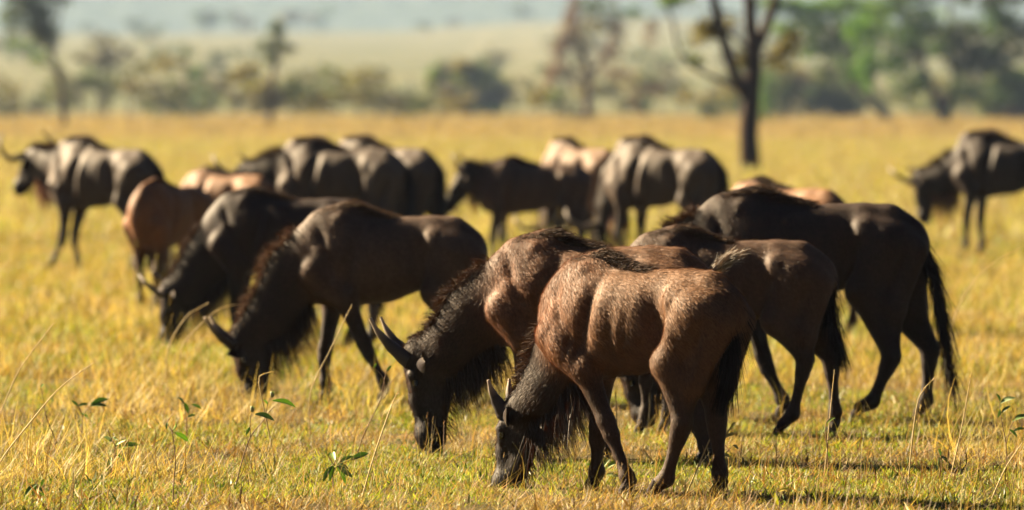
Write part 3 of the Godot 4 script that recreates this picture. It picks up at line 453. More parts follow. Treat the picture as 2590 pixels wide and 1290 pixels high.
class Geo:
	var v := PackedVector3Array()
	var n := PackedVector3Array()
	var c := PackedColorArray()
	var i := PackedInt32Array()
	func mesh() -> ArrayMesh:
		var a := []
		a.resize(Mesh.ARRAY_MAX)
		a[Mesh.ARRAY_VERTEX] = v
		a[Mesh.ARRAY_NORMAL] = n
		a[Mesh.ARRAY_COLOR] = c
		a[Mesh.ARRAY_INDEX] = i
		var m := ArrayMesh.new()
		m.add_surface_from_arrays(Mesh.PRIMITIVE_TRIANGLES, a)
		return m
	func tri(a: int, b: int, d: int) -> void:
		i.push_back(a); i.push_back(b); i.push_back(d)
	# a bent ribbon: hair, blade of grass, narrow leaf
	func ribbon(p: Vector3, d: Vector3, bend: Vector3, side: Vector3, length: float, width: float, segs: int, col: Color, tip := 0.15, belly := 0.0) -> void:
		var at := p
		var dir := d
		var step := length / segs
		var first := v.size()
		for k in segs + 1:
			var t := float(k) / segs
			var w := width * 0.5 * lerpf(1.0, tip, t)
			if belly > 0.0:
				w = width * 0.5 * (sin(PI * clampf(t * 0.94 + 0.04, 0.0, 1.0)) * belly + (1.0 - belly) * (1.0 - t))
			var s := (side - dir * side.dot(dir)).normalized()
			var nn := dir.cross(s)
			v.push_back(at - s * w); v.push_back(at + s * w)
			n.push_back(nn); n.push_back(nn)
			c.push_back(col); c.push_back(col)
			if k < segs:
				at += dir * step
				dir = (dir + bend / segs).normalized()
		for k in segs:
			var q := first + 2 * k
			tri(q, q + 1, q + 2); tri(q + 1, q + 3, q + 2)
	# a tube through points with radii; closed ends
	func tube(pts: Array, rad: Array, sides: int, col: Color, rough := 0.0) -> void:
		var first := v.size()
		var m := pts.size()
		var side := Vector3(0.13, 0.21, 0.97)
		for k in m:
			var dir: Vector3 = (pts[mini(k + 1, m - 1)] - pts[maxi(k - 1, 0)]).normalized()
			if absf(dir.dot(side)) > 0.95: side = Vector3(1, 0.1, 0)
			side = (side - dir * dir.dot(side)).normalized()
			var other := dir.cross(side)
			for s in sides:
				var a := TAU * s / sides
				var nn := side * cos(a) + other * sin(a)
				var wob := 1.0 + rough * sin(s * 2.4 + k * 1.7) * cos(k * 0.9 + s)
				v.push_back(pts[k] + nn * rad[k] * wob); n.push_back(nn); c.push_back(col)
		for k in m - 1:
			for s in sides:
				var q := first + k * sides
				var a := q + s
				var b := q + (s + 1) % sides
				tri(a, a + sides, b); tri(b, a + sides, b + sides)
		for e in [0, m - 1]:
			var mid := v.size()
			var dd: Vector3 = (pts[0] - pts[1]) if e == 0 else (pts[m - 1] - pts[m - 2])
			v.push_back(pts[e]); n.push_back(dd.normalized()); c.push_back(col)
			for s in sides:
				var a: int = first + e * sides + s
				var b: int = first + e * sides + (s + 1) % sides
				if e == 0: tri(mid, a, b)
				else: tri(mid, b, a)

func smooth_path(pts: Array, per := 5) -> Array:
	var c := Curve3D.new()
	for k in pts.size():
		var p: Vector3 = pts[k]
		var a: Vector3 = pts[maxi(k - 1, 0)]
		var b: Vector3 = pts[mini(k + 1, pts.size() - 1)]
		c.add_point(p, (a - b) / 6.0, (b - a) / 6.0)
	var out := []
	for k in (pts.size() - 1) * per + 1:
		out.append(c.samplef(float(k) / per))
	return out

func lin(r: float, g: float, b: float) -> Color:
	return Color(r, g, b)

func tint(c: Color, f: float) -> Color:
	return Color(c.r * f, c.g * f, c.b * f)

func noise_tex(size: int, freq: float, lo: Color, hi: Color, sd: int, stretch := false) -> ImageTexture:
	var nz := FastNoiseLite.new()
	nz.seed = sd
	nz.frequency = freq
	nz.fractal_octaves = 4
	var im := nz.get_seamless_image(size, size)
	var out := Image.create(size, size, false, Image.FORMAT_RGB8)
	for y in size:
		for x in size:
			var t := im.get_pixel(x, y).r
			out.set_pixel(x, y, lo.lerp(hi, clampf((t - 0.5) * 1.5 + 0.5, 0.0, 1.0)))
	return ImageTexture.create_from_image(out)

func std(rough: float, spec := 0.3) -> StandardMaterial3D:
	var m := StandardMaterial3D.new()
	m.vertex_color_use_as_albedo = true
	m.roughness = rough
	m.metallic_specular = spec
	m.cull_mode = BaseMaterial3D.CULL_DISABLED
	return m

func vec(a: Array) -> Vector3:
	return Vector3(a[0], a[1], a[2])

# ------------------------------------------------------------------ animals
# Tapered capsules between joints, joined with a smooth minimum and meshed as surface nets.
class Bones:
	var a := PackedVector3Array()
	var ab := PackedVector3Array()
	var inv := PackedFloat32Array()
	var ra := PackedFloat32Array()
	var dr := PackedFloat32Array()
	var iz := PackedFloat32Array()   # 1 / lateral scale
	var kind := PackedInt32Array()   # 0 trunk 1 neck 2 head 3 leg 4 muzzle
	var flow := PackedVector3Array()
	func add(p: Vector3, q: Vector3, r0: float, r1: float, s: float, k: int) -> void:
		a.push_back(p)
		var e := q - p
		e.z /= s
		ab.push_back(e)
		inv.push_back(1.0 / maxf(e.length_squared(), 1e-8))
		ra.push_back(r0); dr.push_back(r1 - r0); iz.push_back(1.0 / s); kind.push_back(k)
		var f := (q - p).normalized()
		flow.push_back(Vector3(-0.75, -0.6, 0) if k == 0 else f)
	func both(p: Vector3, q: Vector3, r0: float, r1: float, s: float, k: int) -> void:
		add(p, q, r0, r1, s, k)
		add(Vector3(p.x, p.y, -p.z), Vector3(q.x, q.y, -q.z), r0, r1, s, k)
	func dist(i: int, p: Vector3) -> float:
		var w := p - a[i]
		w.z *= iz[i]
		var t := clampf(w.dot(ab[i]) * inv[i], 0.0, 1.0)
		return (w - ab[i] * t).length() - ra[i] - dr[i] * t

func surface_net(bn: Bones, cell: float) -> Dictionary:
	const K := 75.0
	var nb := bn.a.size()
	var lo := Vector3(9, 9, 9)
	var hi := Vector3(-9, -9, -9)
	for i in nb:
		var r := maxf(bn.ra[i], bn.ra[i] + bn.dr[i]) + 0.05
		var q := bn.a[i] + Vector3(bn.ab[i].x, bn.ab[i].y, bn.ab[i].z / bn.iz[i])
		lo = lo.min(bn.a[i] - Vector3(r, r, r)).min(q - Vector3(r, r, r))
		hi = hi.max(bn.a[i] + Vector3(r, r, r)).max(q + Vector3(r, r, r))
	const B := 4
	var bx := int(ceil((hi.x - lo.x) / (cell * B))) + 1
	var by := int(ceil((hi.y - lo.y) / (cell * B))) + 1
	var bz := int(ceil((hi.z - lo.z) / (cell * B))) + 1
	var nx := bx * B + 1
	var ny := by * B + 1
	var nz := bz * B + 1
	var sy := nx
	var sz := nx * ny
	var f := PackedFloat32Array()
	f.resize(nx * ny * nz)
	f.fill(9.0)
	var active: Array[Vector3i] = []
	var lists: Array[PackedInt32Array] = []
	var half := cell * B * 0.5
	var reach := half * 1.75 + cell * 1.5
	for kz in bz:
		for ky in by:
			for kx in bx:
				var c := lo + Vector3(kx * B + B * 0.5, ky * B + B * 0.5, kz * B + B * 0.5) * cell
				var best := 1e9
				var near := PackedInt32Array()
				for i in nb:
					var w := c - bn.a[i]
					w.z *= bn.iz[i]
					var t := clampf(w.dot(bn.ab[i]) * bn.inv[i], 0.0, 1.0)
					var d := (w - bn.ab[i] * t).length() - bn.ra[i] - bn.dr[i] * t
					if d < best: best = d
					if d < reach * bn.iz[i] + 0.045: near.push_back(i)
				if best > reach * 1.7 + 0.02:
					continue
				if best < -(reach * 1.7 + 0.01):
					for z in B:
						for y in B:
							var at := kx * B + (ky * B + y) * sy + (kz * B + z) * sz
							for x in B: f[at + x] = -9.0
					continue
				if near.is_empty():
					continue
				active.append(Vector3i(kx, ky, kz))
				lists.append(near)
				for z in B:
					for y in B:
						var at := kx * B + (ky * B + y) * sy + (kz * B + z) * sz
						for x in B:
							var p := lo + Vector3(kx * B + x, ky * B + y, kz * B + z) * cell
							var s := 0.0
							for i in near:
								var w := p - bn.a[i]
								w.z *= bn.iz[i]
								var t := clampf(w.dot(bn.ab[i]) * bn.inv[i], 0.0, 1.0)
								var d := (w - bn.ab[i] * t).length() - bn.ra[i] - bn.dr[i] * t
								if d < 0.1: s += exp(-K * d)
							f[at + x] = -log(s) / K if s > 0.0 else 0.2
	var vid := PackedInt32Array()
	vid.resize(nx * ny * nz)
	vid.fill(-1)
	var v := PackedVector3Array()
	var n := PackedVector3Array()
	var cells := PackedInt32Array()
	var of_block := PackedInt32Array()
	for b in active.size():
		var o := active[b] * B
		for z in B:
			for y in B:
				for x in B:
					var i := o.x + x
					var j := o.y + y
					var k := o.z + z
					if i >= nx - 1 or j >= ny - 1 or k >= nz - 1: continue
					var q := i + j * sy + k * sz
					var f0 := f[q]; var f1 := f[q + 1]; var f2 := f[q + sy]; var f3 := f[q + sy + 1]
					var f4 := f[q + sz]; var f5 := f[q + sz + 1]; var f6 := f[q + sz + sy]; var f7 := f[q + sz + sy + 1]
					var neg := int(f0 < 0) + int(f1 < 0) + int(f2 < 0) + int(f3 < 0) + int(f4 < 0) + int(f5 < 0) + int(f6 < 0) + int(f7 < 0)
					if neg == 0 or neg == 8: continue
					var s := Vector3.ZERO
					var m := 0
					if (f0 < 0) != (f1 < 0): s += Vector3(f0 / (f0 - f1), 0, 0); m += 1
					if (f2 < 0) != (f3 < 0): s += Vector3(f2 / (f2 - f3), 1, 0); m += 1
					if (f4 < 0) != (f5 < 0): s += Vector3(f4 / (f4 - f5), 0, 1); m += 1
					if (f6 < 0) != (f7 < 0): s += Vector3(f6 / (f6 - f7), 1, 1); m += 1
					if (f0 < 0) != (f2 < 0): s += Vector3(0, f0 / (f0 - f2), 0); m += 1
					if (f1 < 0) != (f3 < 0): s += Vector3(1, f1 / (f1 - f3), 0); m += 1
					if (f4 < 0) != (f6 < 0): s += Vector3(0, f4 / (f4 - f6), 1); m += 1
					if (f5 < 0) != (f7 < 0): s += Vector3(1, f5 / (f5 - f7), 1); m += 1
					if (f0 < 0) != (f4 < 0): s += Vector3(0, 0, f0 / (f0 - f4)); m += 1
					if (f1 < 0) != (f5 < 0): s += Vector3(1, 0, f1 / (f1 - f5)); m += 1
					if (f2 < 0) != (f6 < 0): s += Vector3(0, 1, f2 / (f2 - f6)); m += 1
					if (f3 < 0) != (f7 < 0): s += Vector3(1, 1, f3 / (f3 - f7)); m += 1
					vid[q] = v.size()
					cells.push_back(q)
					of_block.push_back(b)
					v.push_back(lo + (Vector3(i, j, k) + s / m) * cell)
					n.push_back(Vector3(f1 - f0 + f3 - f2 + f5 - f4 + f7 - f6, f2 - f0 + f3 - f1 + f6 - f4 + f7 - f5, f4 - f0 + f5 - f1 + f6 - f2 + f7 - f3).normalized())
	var idx := PackedInt32Array()
	for c in cells.size():
		var q := cells[c]
		var inside := f[q] < 0
		for axis in 3:
			var e := 1 if axis == 0 else (sy if axis == 1 else sz)
			var u := sy if axis == 0 else (sz if axis == 1 else 1)
			var w := sz if axis == 0 else (1 if axis == 1 else sy)
			if inside == (f[q + e] < 0): continue
			if q - u - w < 0: continue
			var p0 := vid[q]; var p1 := vid[q - u]; var p2 := vid[q - u - w]; var p3 := vid[q - w]
			if p0 < 0 or p1 < 0 or p2 < 0 or p3 < 0: continue
			if inside:
				idx.append_array([p0, p2, p1, p0, p3, p2])
			else:
				idx.append_array([p0, p1, p2, p0, p2, p3])
	# two rounds of smoothing of the normals' noise come from the field itself; weights for colour and hair flow
	var wt: Array = []
	var fl := PackedVector3Array()
	fl.resize(v.size())
	var kd := PackedFloat32Array()   # five weights per vertex
	kd.resize(v.size() * 5)
	for q in v.size():
		var sum := 0.0
		var ff := Vector3.ZERO
		var ks := [0.0, 0.0, 0.0, 0.0, 0.0]
		for i in lists[of_block[q]]:
			var w := exp(-32.0 * maxf(bn.dist(i, v[q]), -0.08))
			sum += w
			ff += bn.flow[i] * w
			ks[bn.kind[i]] += w
		fl[q] = ff / maxf(sum, 1e-9)
		for k in 5: kd[q * 5 + k] = ks[k] / maxf(sum, 1e-9)
	return {"v": v, "n": n, "i": idx, "flow": fl, "k": kd}

func animal_bones(p: Dictionary) -> Bones:
	var bn := Bones.new()
	var h: float = p.h
	var ln: float = p.get("len", 1.0)
	var bull: float = p.get("bull", 0.0)
	var X := Vector3(h * ln, h, h)
	# trunk
	var t := [[0.325, 0.715, 0.205, 0.62], [0.21, 0.70, 0.222, 0.72], [0.03, 0.70, 0.204, 0.84], [-0.12, 0.725, 0.178, 0.80], [-0.25, 0.76, 0.148, 0.74], [-0.38, 0.75, 0.135, 0.74], [-0.45, 0.74, 0.085, 0.85]]
	for k in t.size() - 1:
		bn.add(Vector3(t[k][0], t[k][1], 0) * X, Vector3(t[k + 1][0], t[k + 1][1], 0) * X, t[k][2] * h, t[k + 1][2] * h, (t[k][3] + t[k + 1][3]) * 0.47, 0)
	bn.add(Vector3(0.345, 0.86 + 0.02 * bull, 0) * X, Vector3(0.22, 0.875 + 0.025 * bull, 0) * X, (0.09 + 0.03 * bull) * h, 0.105 * h, 0.5, 0)
	bn.add(Vector3(0.22, 0.875 + 0.02 * bull, 0) * X, Vector3(0.0, 0.835, 0) * X, 0.105 * h, 0.08 * h, 0.55, 0)
	bn.add(Vector3(0.385, 0.60, 0) * X, Vector3(0.24, 0.575, 0) * X, 0.115 * h, 0.11 * h, 0.62, 0)
	# point of the hip and croup
	bn.both(Vector3(-0.275, 0.79, 0.066) * X, Vector3(-0.40, 0.76, 0.058) * X, 0.078 * h, 0.08 * h, 1.0, 0)
	bn.add(Vector3(-0.12, 0.85, 0) * X, Vector3(-0.36, 0.84, 0) * X, 0.055 * h, 0.065 * h, 0.8, 0)
	bn.add(Vector3(-0.36, 0.84, 0) * X, Vector3(-0.475, 0.79, 0) * X, 0.065 * h, 0.035 * h, 0.9, 0)
	# shoulder blade and muscle
	bn.both(Vector3(0.255, 0.895, 0.05) * X, Vector3(0.395, 0.66, 0.10) * X, 0.038 * h, 0.052 * h, 1.0, 0)
	bn.both(Vector3(0.32, 0.73, 0.082) * X, Vector3(0.31, 0.58, 0.093) * X, 0.071 * h, 0.07 * h, 1.0, 0)
	# legs
	for s in ["lf", "rf"]:
		var g: Array = p[s]
		var z := -1.0 if s == "lf" else 1.0
		var knee := vec(g[0]); var fet := vec(g[1]); var toe := vec(g[2])
		var sh := Vector3(0.395, 0.635, 0.098 * z) * X
		var el := Vector3(0.30, 0.525, 0.098 * z) * X
		el.x += (knee.x - 0.34 * h * ln) * 0.3
		bn.add(sh, el, 0.068 * h, 0.062 * h, 1.0, 0)
		bn.add(Vector3(0.335, 0.60, 0.09 * z) * X, el, 0.078 * h, 0.066 * h, 1.0, 0)
		bn.add(el, knee.lerp(el, 0.12), 0.055 * h, 0.031 * h, 1.0, 3)
		bn.add(knee.lerp(el, 0.12), knee.lerp(fet, 0.12), 0.031 * h, 0.029 * h, 1.0, 3)
		bn.add(knee.lerp(fet, 0.14), fet, 0.0245 * h, 0.0225 * h, 1.0, 3)
		bn.add(fet, toe + Vector3(0, 0.035 * h, 0), 0.028 * h, 0.026 * h, 1.0, 3)
	for s in ["lh", "rh"]:
		var g: Array = p[s]
		var z := -1.0 if s == "lh" else 1.0
		var hock := vec(g[0]); var fet := vec(g[1]); var toe := vec(g[2])
		var st := Vector3(-0.285, 0.545, 0.10 * z) * X
		st.x += (hock.x + 0.45 * h * ln) * 0.35
		var ham := Vector3(-0.425, 0.47, 0.09 * z) * X
		ham.x += (hock.x + 0.45 * h * ln) * 0.5
		bn.add(Vector3(-0.35, 0.73, 0.066 * z) * X, st, 0.11 * h, 0.068 * h, 1.0, 0)
		bn.add(Vector3(-0.455, 0.715, 0.052 * z) * X, ham, 0.076 * h, 0.048 * h, 1.0, 0)
		bn.add(st, ham, 0.068 * h, 0.046 * h, 1.0, 0)
		bn.add(st, hock, 0.066 * h, 0.03 * h, 1.0, 3)
		bn.add(ham, hock + Vector3(-0.012, 0.02, 0) * h, 0.042 * h, 0.021 * h, 1.0, 3)
		bn.add(hock, hock.lerp(fet, 0.25), 0.036 * h, 0.029 * h, 1.0, 3)
		bn.add(hock.lerp(fet, 0.15), fet, 0.0275 * h, 0.0235 * h, 1.0, 3)
		bn.add(fet, toe + Vector3(0, 0.035 * h, 0), 0.029 * h, 0.0265 * h, 1.0, 3)
	# neck
	var nk: Array = p.neck
	var prev := Vector3(0.29, 0.765, 0) * X
	var pr := 0.19 * h
	var ss := [0.58, 0.62, 0.7]
	for k in nk.size():
		var q := vec(nk[k])
		bn.add(prev, q, pr, nk[k][3], ss[k], 1)
		prev = q
		pr = nk[k][3]
	# head
	var hp := head_frame(p)
	var P: Vector3 = hp.p
	var e1: Vector3 = hp.e1
	var e2: Vector3 = hp.e2
	var L: float = hp.l
	var D: float = hp.d
	var at := func(a: float, b: float, c: float) -> Vector3: return P + e1 * (a * L) + e2 * (b * D) + Vector3(0, 0, c * D)
	bn.add(at.call(0.05, -0.03, 0), at.call(0.32, -0.05, 0), 0.165 * D, 0.155 * D, 0.74, 2)
	bn.add(at.call(0.02, 0.09, 0), at.call(0.5, 0.075, 0), 0.1 * D, 0.092 * D, 0.95, 2)
	bn.add(at.call(0.5, 0.075, 0), at.call(0.9, 0.035, 0), 0.092 * D, 0.088 * D, 0.95, 4)
	bn.add(at.call(0.22, -0.16, 0), at.call(0.55, -0.11, 0), 0.14 * D, 0.115 * D, 0.6, 2)
	bn.add(at.call(0.55, -0.11, 0), at.call(0.9, -0.04, 0), 0.125 * D, 0.115 * D, 0.72, 2)
	bn.add(at.call(0.9, 0.01, 0), at.call(0.985, -0.01, 0), 0.14 * D, 0.128 * D, 1.0, 4)
	bn.both(at.call(0.2, 0.07, 0.125), at.call(0.34, 0.06, 0.115), 0.05 * D, 0.036 * D, 1.0, 2)
	bn.both(at.call(0.95, 0.06, 0.06), at.call(0.99, 0.04, 0.07), 0.034 * D, 0.03 * D, 1.0, 4)
	bn.add(prev, at.call(0.2, -0.13, 0), pr, 0.12 * D, 0.68, 1)
	return bn

# muscle and bone under the skin: hollows behind the shoulder and in the flank, folds over the ribs
func relief(v: PackedVector3Array, n: PackedVector3Array, kd: PackedFloat32Array, idx: PackedInt32Array, h: float, ln: float, much: float) -> void:
	var dents := [[0.185, 0.69, 14.0, 0.036, 0.17, 0.024], [0.05, 0.64, 8.0, 0.026, 0.13, 0.006], [-0.02, 0.64, 8.0, 0.022, 0.12, 0.005], [-0.165, 0.71, -12.0, 0.05, 0.14, 0.027], [0.345, 0.79, -24.0, 0.026, 0.11, 0.014], [-0.395, 0.60, 18.0, 0.018, 0.13, 0.010], [0.27, 0.60, 10.0, 0.02, 0.07, 0.008], [0.11, 0.72, 10.0, 0.04, 0.13, -0.007], [-0.26, 0.74, -14.0, 0.026, 0.10, -0.010]]
	for q in v.size():
		var w := kd[q * 5] + 0.4 * kd[q * 5 + 1]
		if w < 0.2: continue
		var x := v[q].x / (h * ln)
		var y := v[q].y / h
		var sum := 0.0
		for d in dents:
			var dx: float = x - d[0]
			var dy: float = y - d[1]
			var c := cos(deg_to_rad(d[2]))
			var s := sin(deg_to_rad(d[2]))
			var a: float = (dx * c + dy * s) / d[3]
			var bb: float = (-dx * s + dy * c) / d[4]
			var e: float = a * a + bb * bb
			if e < 9.0: sum += d[5] * exp(-e)
		v[q] -= n[q] * (sum * h * much * w * absf(n[q].z))
	n.fill(Vector3.ZERO)
	for t in range(0, idx.size(), 3):
		var a := idx[t]
		var b := idx[t + 1]
		var c := idx[t + 2]
		var fn := (v[c] - v[a]).cross(v[b] - v[a])
		n[a] += fn
		n[b] += fn
		n[c] += fn
	for q in n.size(): n[q] = n[q].normalized()

func head_frame(p: Dictionary) -> Dictionary:
	var P := vec(p.head[0])
	var M := vec(p.head[1])
	var e1 := (M - P).normalized()
	var e2 := Vector3(-e1.y, e1.x, 0).normalized()
	return {"p": P, "e1": e1, "e2": e2, "l": (M - P).length() + 0.02 * p.h, "d": float(p.get("head_size", 0.40)) * float(p.h)}

func build_animal(job: int) -> void:
	var p: Dictionary = jobs[job]
	var h: float = p.h
	var r := RandomNumberGenerator.new()
	r.seed = 77 + job * 13
	var net := surface_net(animal_bones(p), p.cell)
	var v: PackedVector3Array = net.v
	var n: PackedVector3Array = net.n
	var flow: PackedVector3Array = net.flow
	var kd: PackedFloat32Array = net.k
	relief(v, n, kd, net.i, h, float(p.get("len", 1.0)), float(p.get("relief", 1.0)))
	var coat: Color = p.coat
	var nz := FastNoiseLite.new()
	nz.seed = 5 + job
	nz.frequency = 5.0
	nz.fractal_octaves = 3
	var body := Geo.new()
	body.v = v
	body.n = n
	body.i = net.i
	var col := PackedColorArray()
	col.resize(v.size())
	var neck_col: Color = p.get("neck_col", Color(0.022, 0.016, 0.0135))
	var face := Color(0.016, 0.013, 0.013)
	var cheek := Color(0.036, 0.03, 0.029)
	var leg := Color(coat.r * 0.3 + 0.008, coat.g * 0.31 + 0.007, coat.b * 0.34 + 0.007)
	for q in v.size():
		var w := q * 5
		var x := v[q].x / h
		var y := v[q].y / h
		var mot := 1.0 + 0.28 * nz.get_noise_3d(v[q].x * 2.0, v[q].y * 0.7, v[q].z * 2.0) + 0.16 * nz.get_noise_3d(v[q].x * 14.0, v[q].y * 5.0, v[q].z * 14.0)
		var stripe := 0.0
		if x > -0.05:
			stripe = clampf(sin(x * 46.0 + 3.0 * nz.get_noise_3d(x * 3.0, y * 2.0, 1.0)) * 1.6 - 0.5, 0.0, 1.0) * clampf((x + 0.05) * 4.0, 0.0, 1.0) * float(p.get("brindle", 0.25))
		var tr := coat
		tr = tr.lerp(Color(coat.r * 1.12, coat.g * 0.88, coat.b * 0.72), clampf((x - 0.05) * 3.0, 0.0, 1.0) * float(p.get("russet", 0.6)))
		tr = tr.lerp(neck_col, stripe * 0.75)
		var c := Color(0, 0, 0)
		var parts := [tr, neck_col.lerp(coat, float(p.get("neck_mix", 0.2))), cheek, leg, face]
		for k in 5:
			var cc: Color = parts[k]
			c += cc * kd[w + k]
		c *= clampf(mot, 0.5, 1.6)
		c.a = 1.0
		col[q] = c
	body.c = col
	var out := {"body": body}
	# ---- short coat: fine hairs lying along the body
	var hairs: int = p.get("hairs", 0)
	if hairs > 0:
		var g := Geo.new()
		for k in hairs:
			var q := r.randi_range(0, v.size() - 1)
			var nn := n[q]
			var d := flow[q] - nn * flow[q].dot(nn)
			if d.length() < 0.05: continue
			var lift := r.randf_range(0.06, 0.3)
			d = (d.normalized() + Vector3(r.randfn(), r.randfn(), r.randfn()) * 0.12 + nn * lift).normalized()
			var on_leg := kd[q * 5 + 3]
			var ln := r.randf_range(0.014, 0.032) * lerpf(1.0, 0.4, on_leg) * lerpf(1.0, 0.6, kd[q * 5 + 2] + kd[q * 5 + 4])
			var tone := r.randf_range(0.75, 1.4)
			var cc := col[q]
			cc = Color(cc.r * tone, cc.g * tone, cc.b * tone)
			var pos := v[q] + (Vector3(r.randf(), r.randf(), r.randf()) - Vector3(0.5, 0.5, 0.5)) * float(p.cell) - nn * 0.003
			var side := (nn.cross(d) + nn * r.randfn() * 0.3).normalized()
			side = (side - d * side.dot(d)).normalized() * 0.0009
			var hn := d.cross(side).normalized()
			var b := g.v.size()
			g.v.push_back(pos - side); g.v.push_back(pos + side); g.v.push_back(pos + d * ln)
			g.n.push_back(hn); g.n.push_back(hn); g.n.push_back(hn)
			g.c.push_back(cc); g.c.push_back(cc); g.c.push_back(cc)
			g.tri(b, b + 1, b + 2)
		out["coat"] = g
	# ---- mane and beard
	var many: float = p.get("fur", 1.0)
	var mane := Geo.new()
	var beard := Geo.new()
	var mcol: Color = p.get("mane_col", Color(0.03, 0.019, 0.013))
	var bcol: Color = p.get("beard_col", Color(0.028, 0.018, 0.0125))
	var hf := head_frame(p)
	var nk: Array = p.neck
	var cell_area := pow(float(p.cell) / 0.01, 2.0)
	for q in v.size():
		var w := q * 5
		var x := v[q].x / h
		var y := v[q].y / h
		var kn := kd[w + 1]
		var kh := kd[w + 2]
		var zz := absf(v[q].z) / h
		var fl := flow[q].normalized()
		var crest := Vector3(-fl.y, fl.x, 0) if kn > 0.45 else UP
		var up := n[q].dot(crest)
		var hump := x > -0.03 and x < 0.42 and y > 0.86 and kn < 0.5
		if zz < 0.042 and up > 0.45 and (kn > 0.45 or hump):
			var reps := int(cell_area * (3.4 if hump else 3.0) * many + r.randf())
			for k in reps:
				var out_side := signf(v[q].z + r.randfn() * 0.01)
				var d: Vector3
				var ln: float
				if hump:
					d = (Vector3(-0.95, 0.22, 0.22 * out_side) + Vector3(r.randfn(), r.randfn(), r.randfn()) * 0.13).normalized()
					ln = r.randf_range(0.025, 0.06) * h
				else:
					d = (crest * 0.55 + Vector3(-0.15, 0.1, 0.55 * out_side) + fl * 0.25 + Vector3(r.randfn(), r.randfn(), r.randfn()) * 0.35).normalized()
					var curl := Vector3(nz.get_noise_3d(v[q].x * 14.0, v[q].y * 14.0, 3.0), nz.get_noise_3d(v[q].x * 14.0, v[q].y * 14.0, 9.0), nz.get_noise_3d(v[q].x * 14.0, v[q].y * 14.0, 15.0)) * 2.0
					d = (d + curl).normalized()
					ln = r.randf_range(0.035, 0.085) * h * clampf((v[q].distance_to(hf.p) - 0.05 * h) / (0.12 * h), 0.3, 1.0)
				var tone := r.randf_range(0.5, 1.6) if r.randf() < 0.9 else r.randf_range(1.6, 4.0)
				mane.ribbon(v[q] - n[q] * 0.004, d, Vector3(r.randfn() * 0.5, -0.9, 0.3 * out_side + r.randfn() * 0.4) * (0.5 if hump else 1.0), Vector3(r.randfn(), r.randfn(), r.randfn()).normalized(), ln, r.randf_range(0.002, 0.0042), 3, Color(mcol.r * tone, mcol.g * tone, mcol.b * tone), 0.25)
		if zz < 0.05 and up < -0.45 and kn > 0.5 and y < 0.95:
			var reps := int(cell_area * 2.6 * many + r.randf())
			for k in reps:
				var ln := r.randf_range(0.09, 0.24) * h * float(p.get("beard", 1.0))
				var room := v[q].y - 0.03
				ln = minf(ln, room)
				if ln < 0.02: continue
				var lock := nz.get_noise_3d(v[q].x * 9.0, v[q].y * 9.0, v[q].z * 9.0)
				var lock2 := nz.get_noise_3d(v[q].x * 9.0 + 40.0, v[q].y * 9.0, v[q].z * 9.0)
				ln *= clampf(0.75 + lock * 1.6, 0.25, 1.15)
				var d := (Vector3(-0.2 + lock * 1.1, -1.0, lock2 * 1.1) + Vector3(r.randfn(), r.randfn(), r.randfn()) * 0.12 - crest * 0.3).normalized()
				var tone := r.randf_range(0.4, 1.7)
				beard.ribbon(v[q] - n[q] * 0.004, d, Vector3(-0.25 + r.randfn() * 0.12, -0.25, r.randfn() * 0.12), Vector3(r.randfn(), r.randfn() * 0.2, r.randfn()).normalized(), ln, r.randf_range(0.002, 0.0045), 4, Color(bcol.r * tone, bcol.g * tone, bcol.b * tone), 0.1)
		# tuft of the chin and jaw
		if kh + kd[w + 4] > 0.55 and n[q].dot(hf.e2) < -0.55 and zz < 0.04 and r.randf() < 0.35 * cell_area * many:
			var along: float = (v[q] - (hf.p as Vector3)).dot(hf.e1) / float(hf.l)
			if along > 0.25 and along < 0.9:
				var d := ((hf.e1 as Vector3) * 0.5 - (hf.e2 as Vector3) * 0.8 + Vector3(0, -0.3, 0) + Vector3(r.randfn(), r.randfn(), r.randfn()) * 0.2).normalized()
				beard.ribbon(v[q], d, Vector3(0, -0.5, 0), Vector3(r.randfn(), 0.1, r.randfn()).normalized(), minf(r.randf_range(0.04, 0.12) * h, maxf(v[q].y, 0.03)), 0.004, 3, Color(bcol.r * 0.7, bcol.g * 0.6, bcol.b * 0.6), 0.1)
		# fringe on the forehead and bridge of the nose
		if kh + kd[w + 4] > 0.6 and n[q].dot(hf.e2) > 0.5 and r.randf() < 1.2 * cell_area * many:
			var d := ((hf.e1 as Vector3) * 0.8 + (hf.e2 as Vector3) * 0.5 + Vector3(r.randfn(), r.randfn(), r.randfn()) * 0.25).normalized()
			var tone := r.randf_range(0.6, 2.2)
			mane.ribbon(v[q], d, Vector3(0, -0.6, 0), Vector3(r.randfn(), r.randfn(), r.randfn()).normalized(), r.randf_range(0.008, 0.02) * h, 0.0022, 2, Color(mcol.r * tone * 1.3, mcol.g * tone, mcol.b * tone * 0.9), 0.2)
	out["mane"] = mane
	out["beard"] = beard
	# ---- tail: dock and long hair
	var tail := Geo.new()
	var tp: Array = []
	var X := Vector3(h * float(p.get("len", 1.0)), h, h)
	if p.has("tail"):
		for a in p.tail: tp.append(vec(a))
		tp.push_front(Vector3(-0.45, 0.80, 0) * X)
	else:
		for a in [[-0.45, 0.80], [-0.525, 0.77], [-0.56, 0.62], [-0.555, 0.48], [-0.54, 0.22]]: tp.append(Vector3(a[0], a[1], 0) * X)
	var path := smooth_path(tp, 6)
	var rad := []
	for k in path.size(): rad.append(lerpf(0.032, 0.010, minf(1.0, 1.4 * k / path.size())) * h)
	var tcol := Color(0.013, 0.011, 0.011) if not p.get("flick", false) else Color(0.07, 0.064, 0.058)
	tail.tube(path.slice(0, path.size() * 3 / 4), rad.slice(0, path.size() * 3 / 4), 8, tcol)
	var flick: bool = p.get("flick", false)
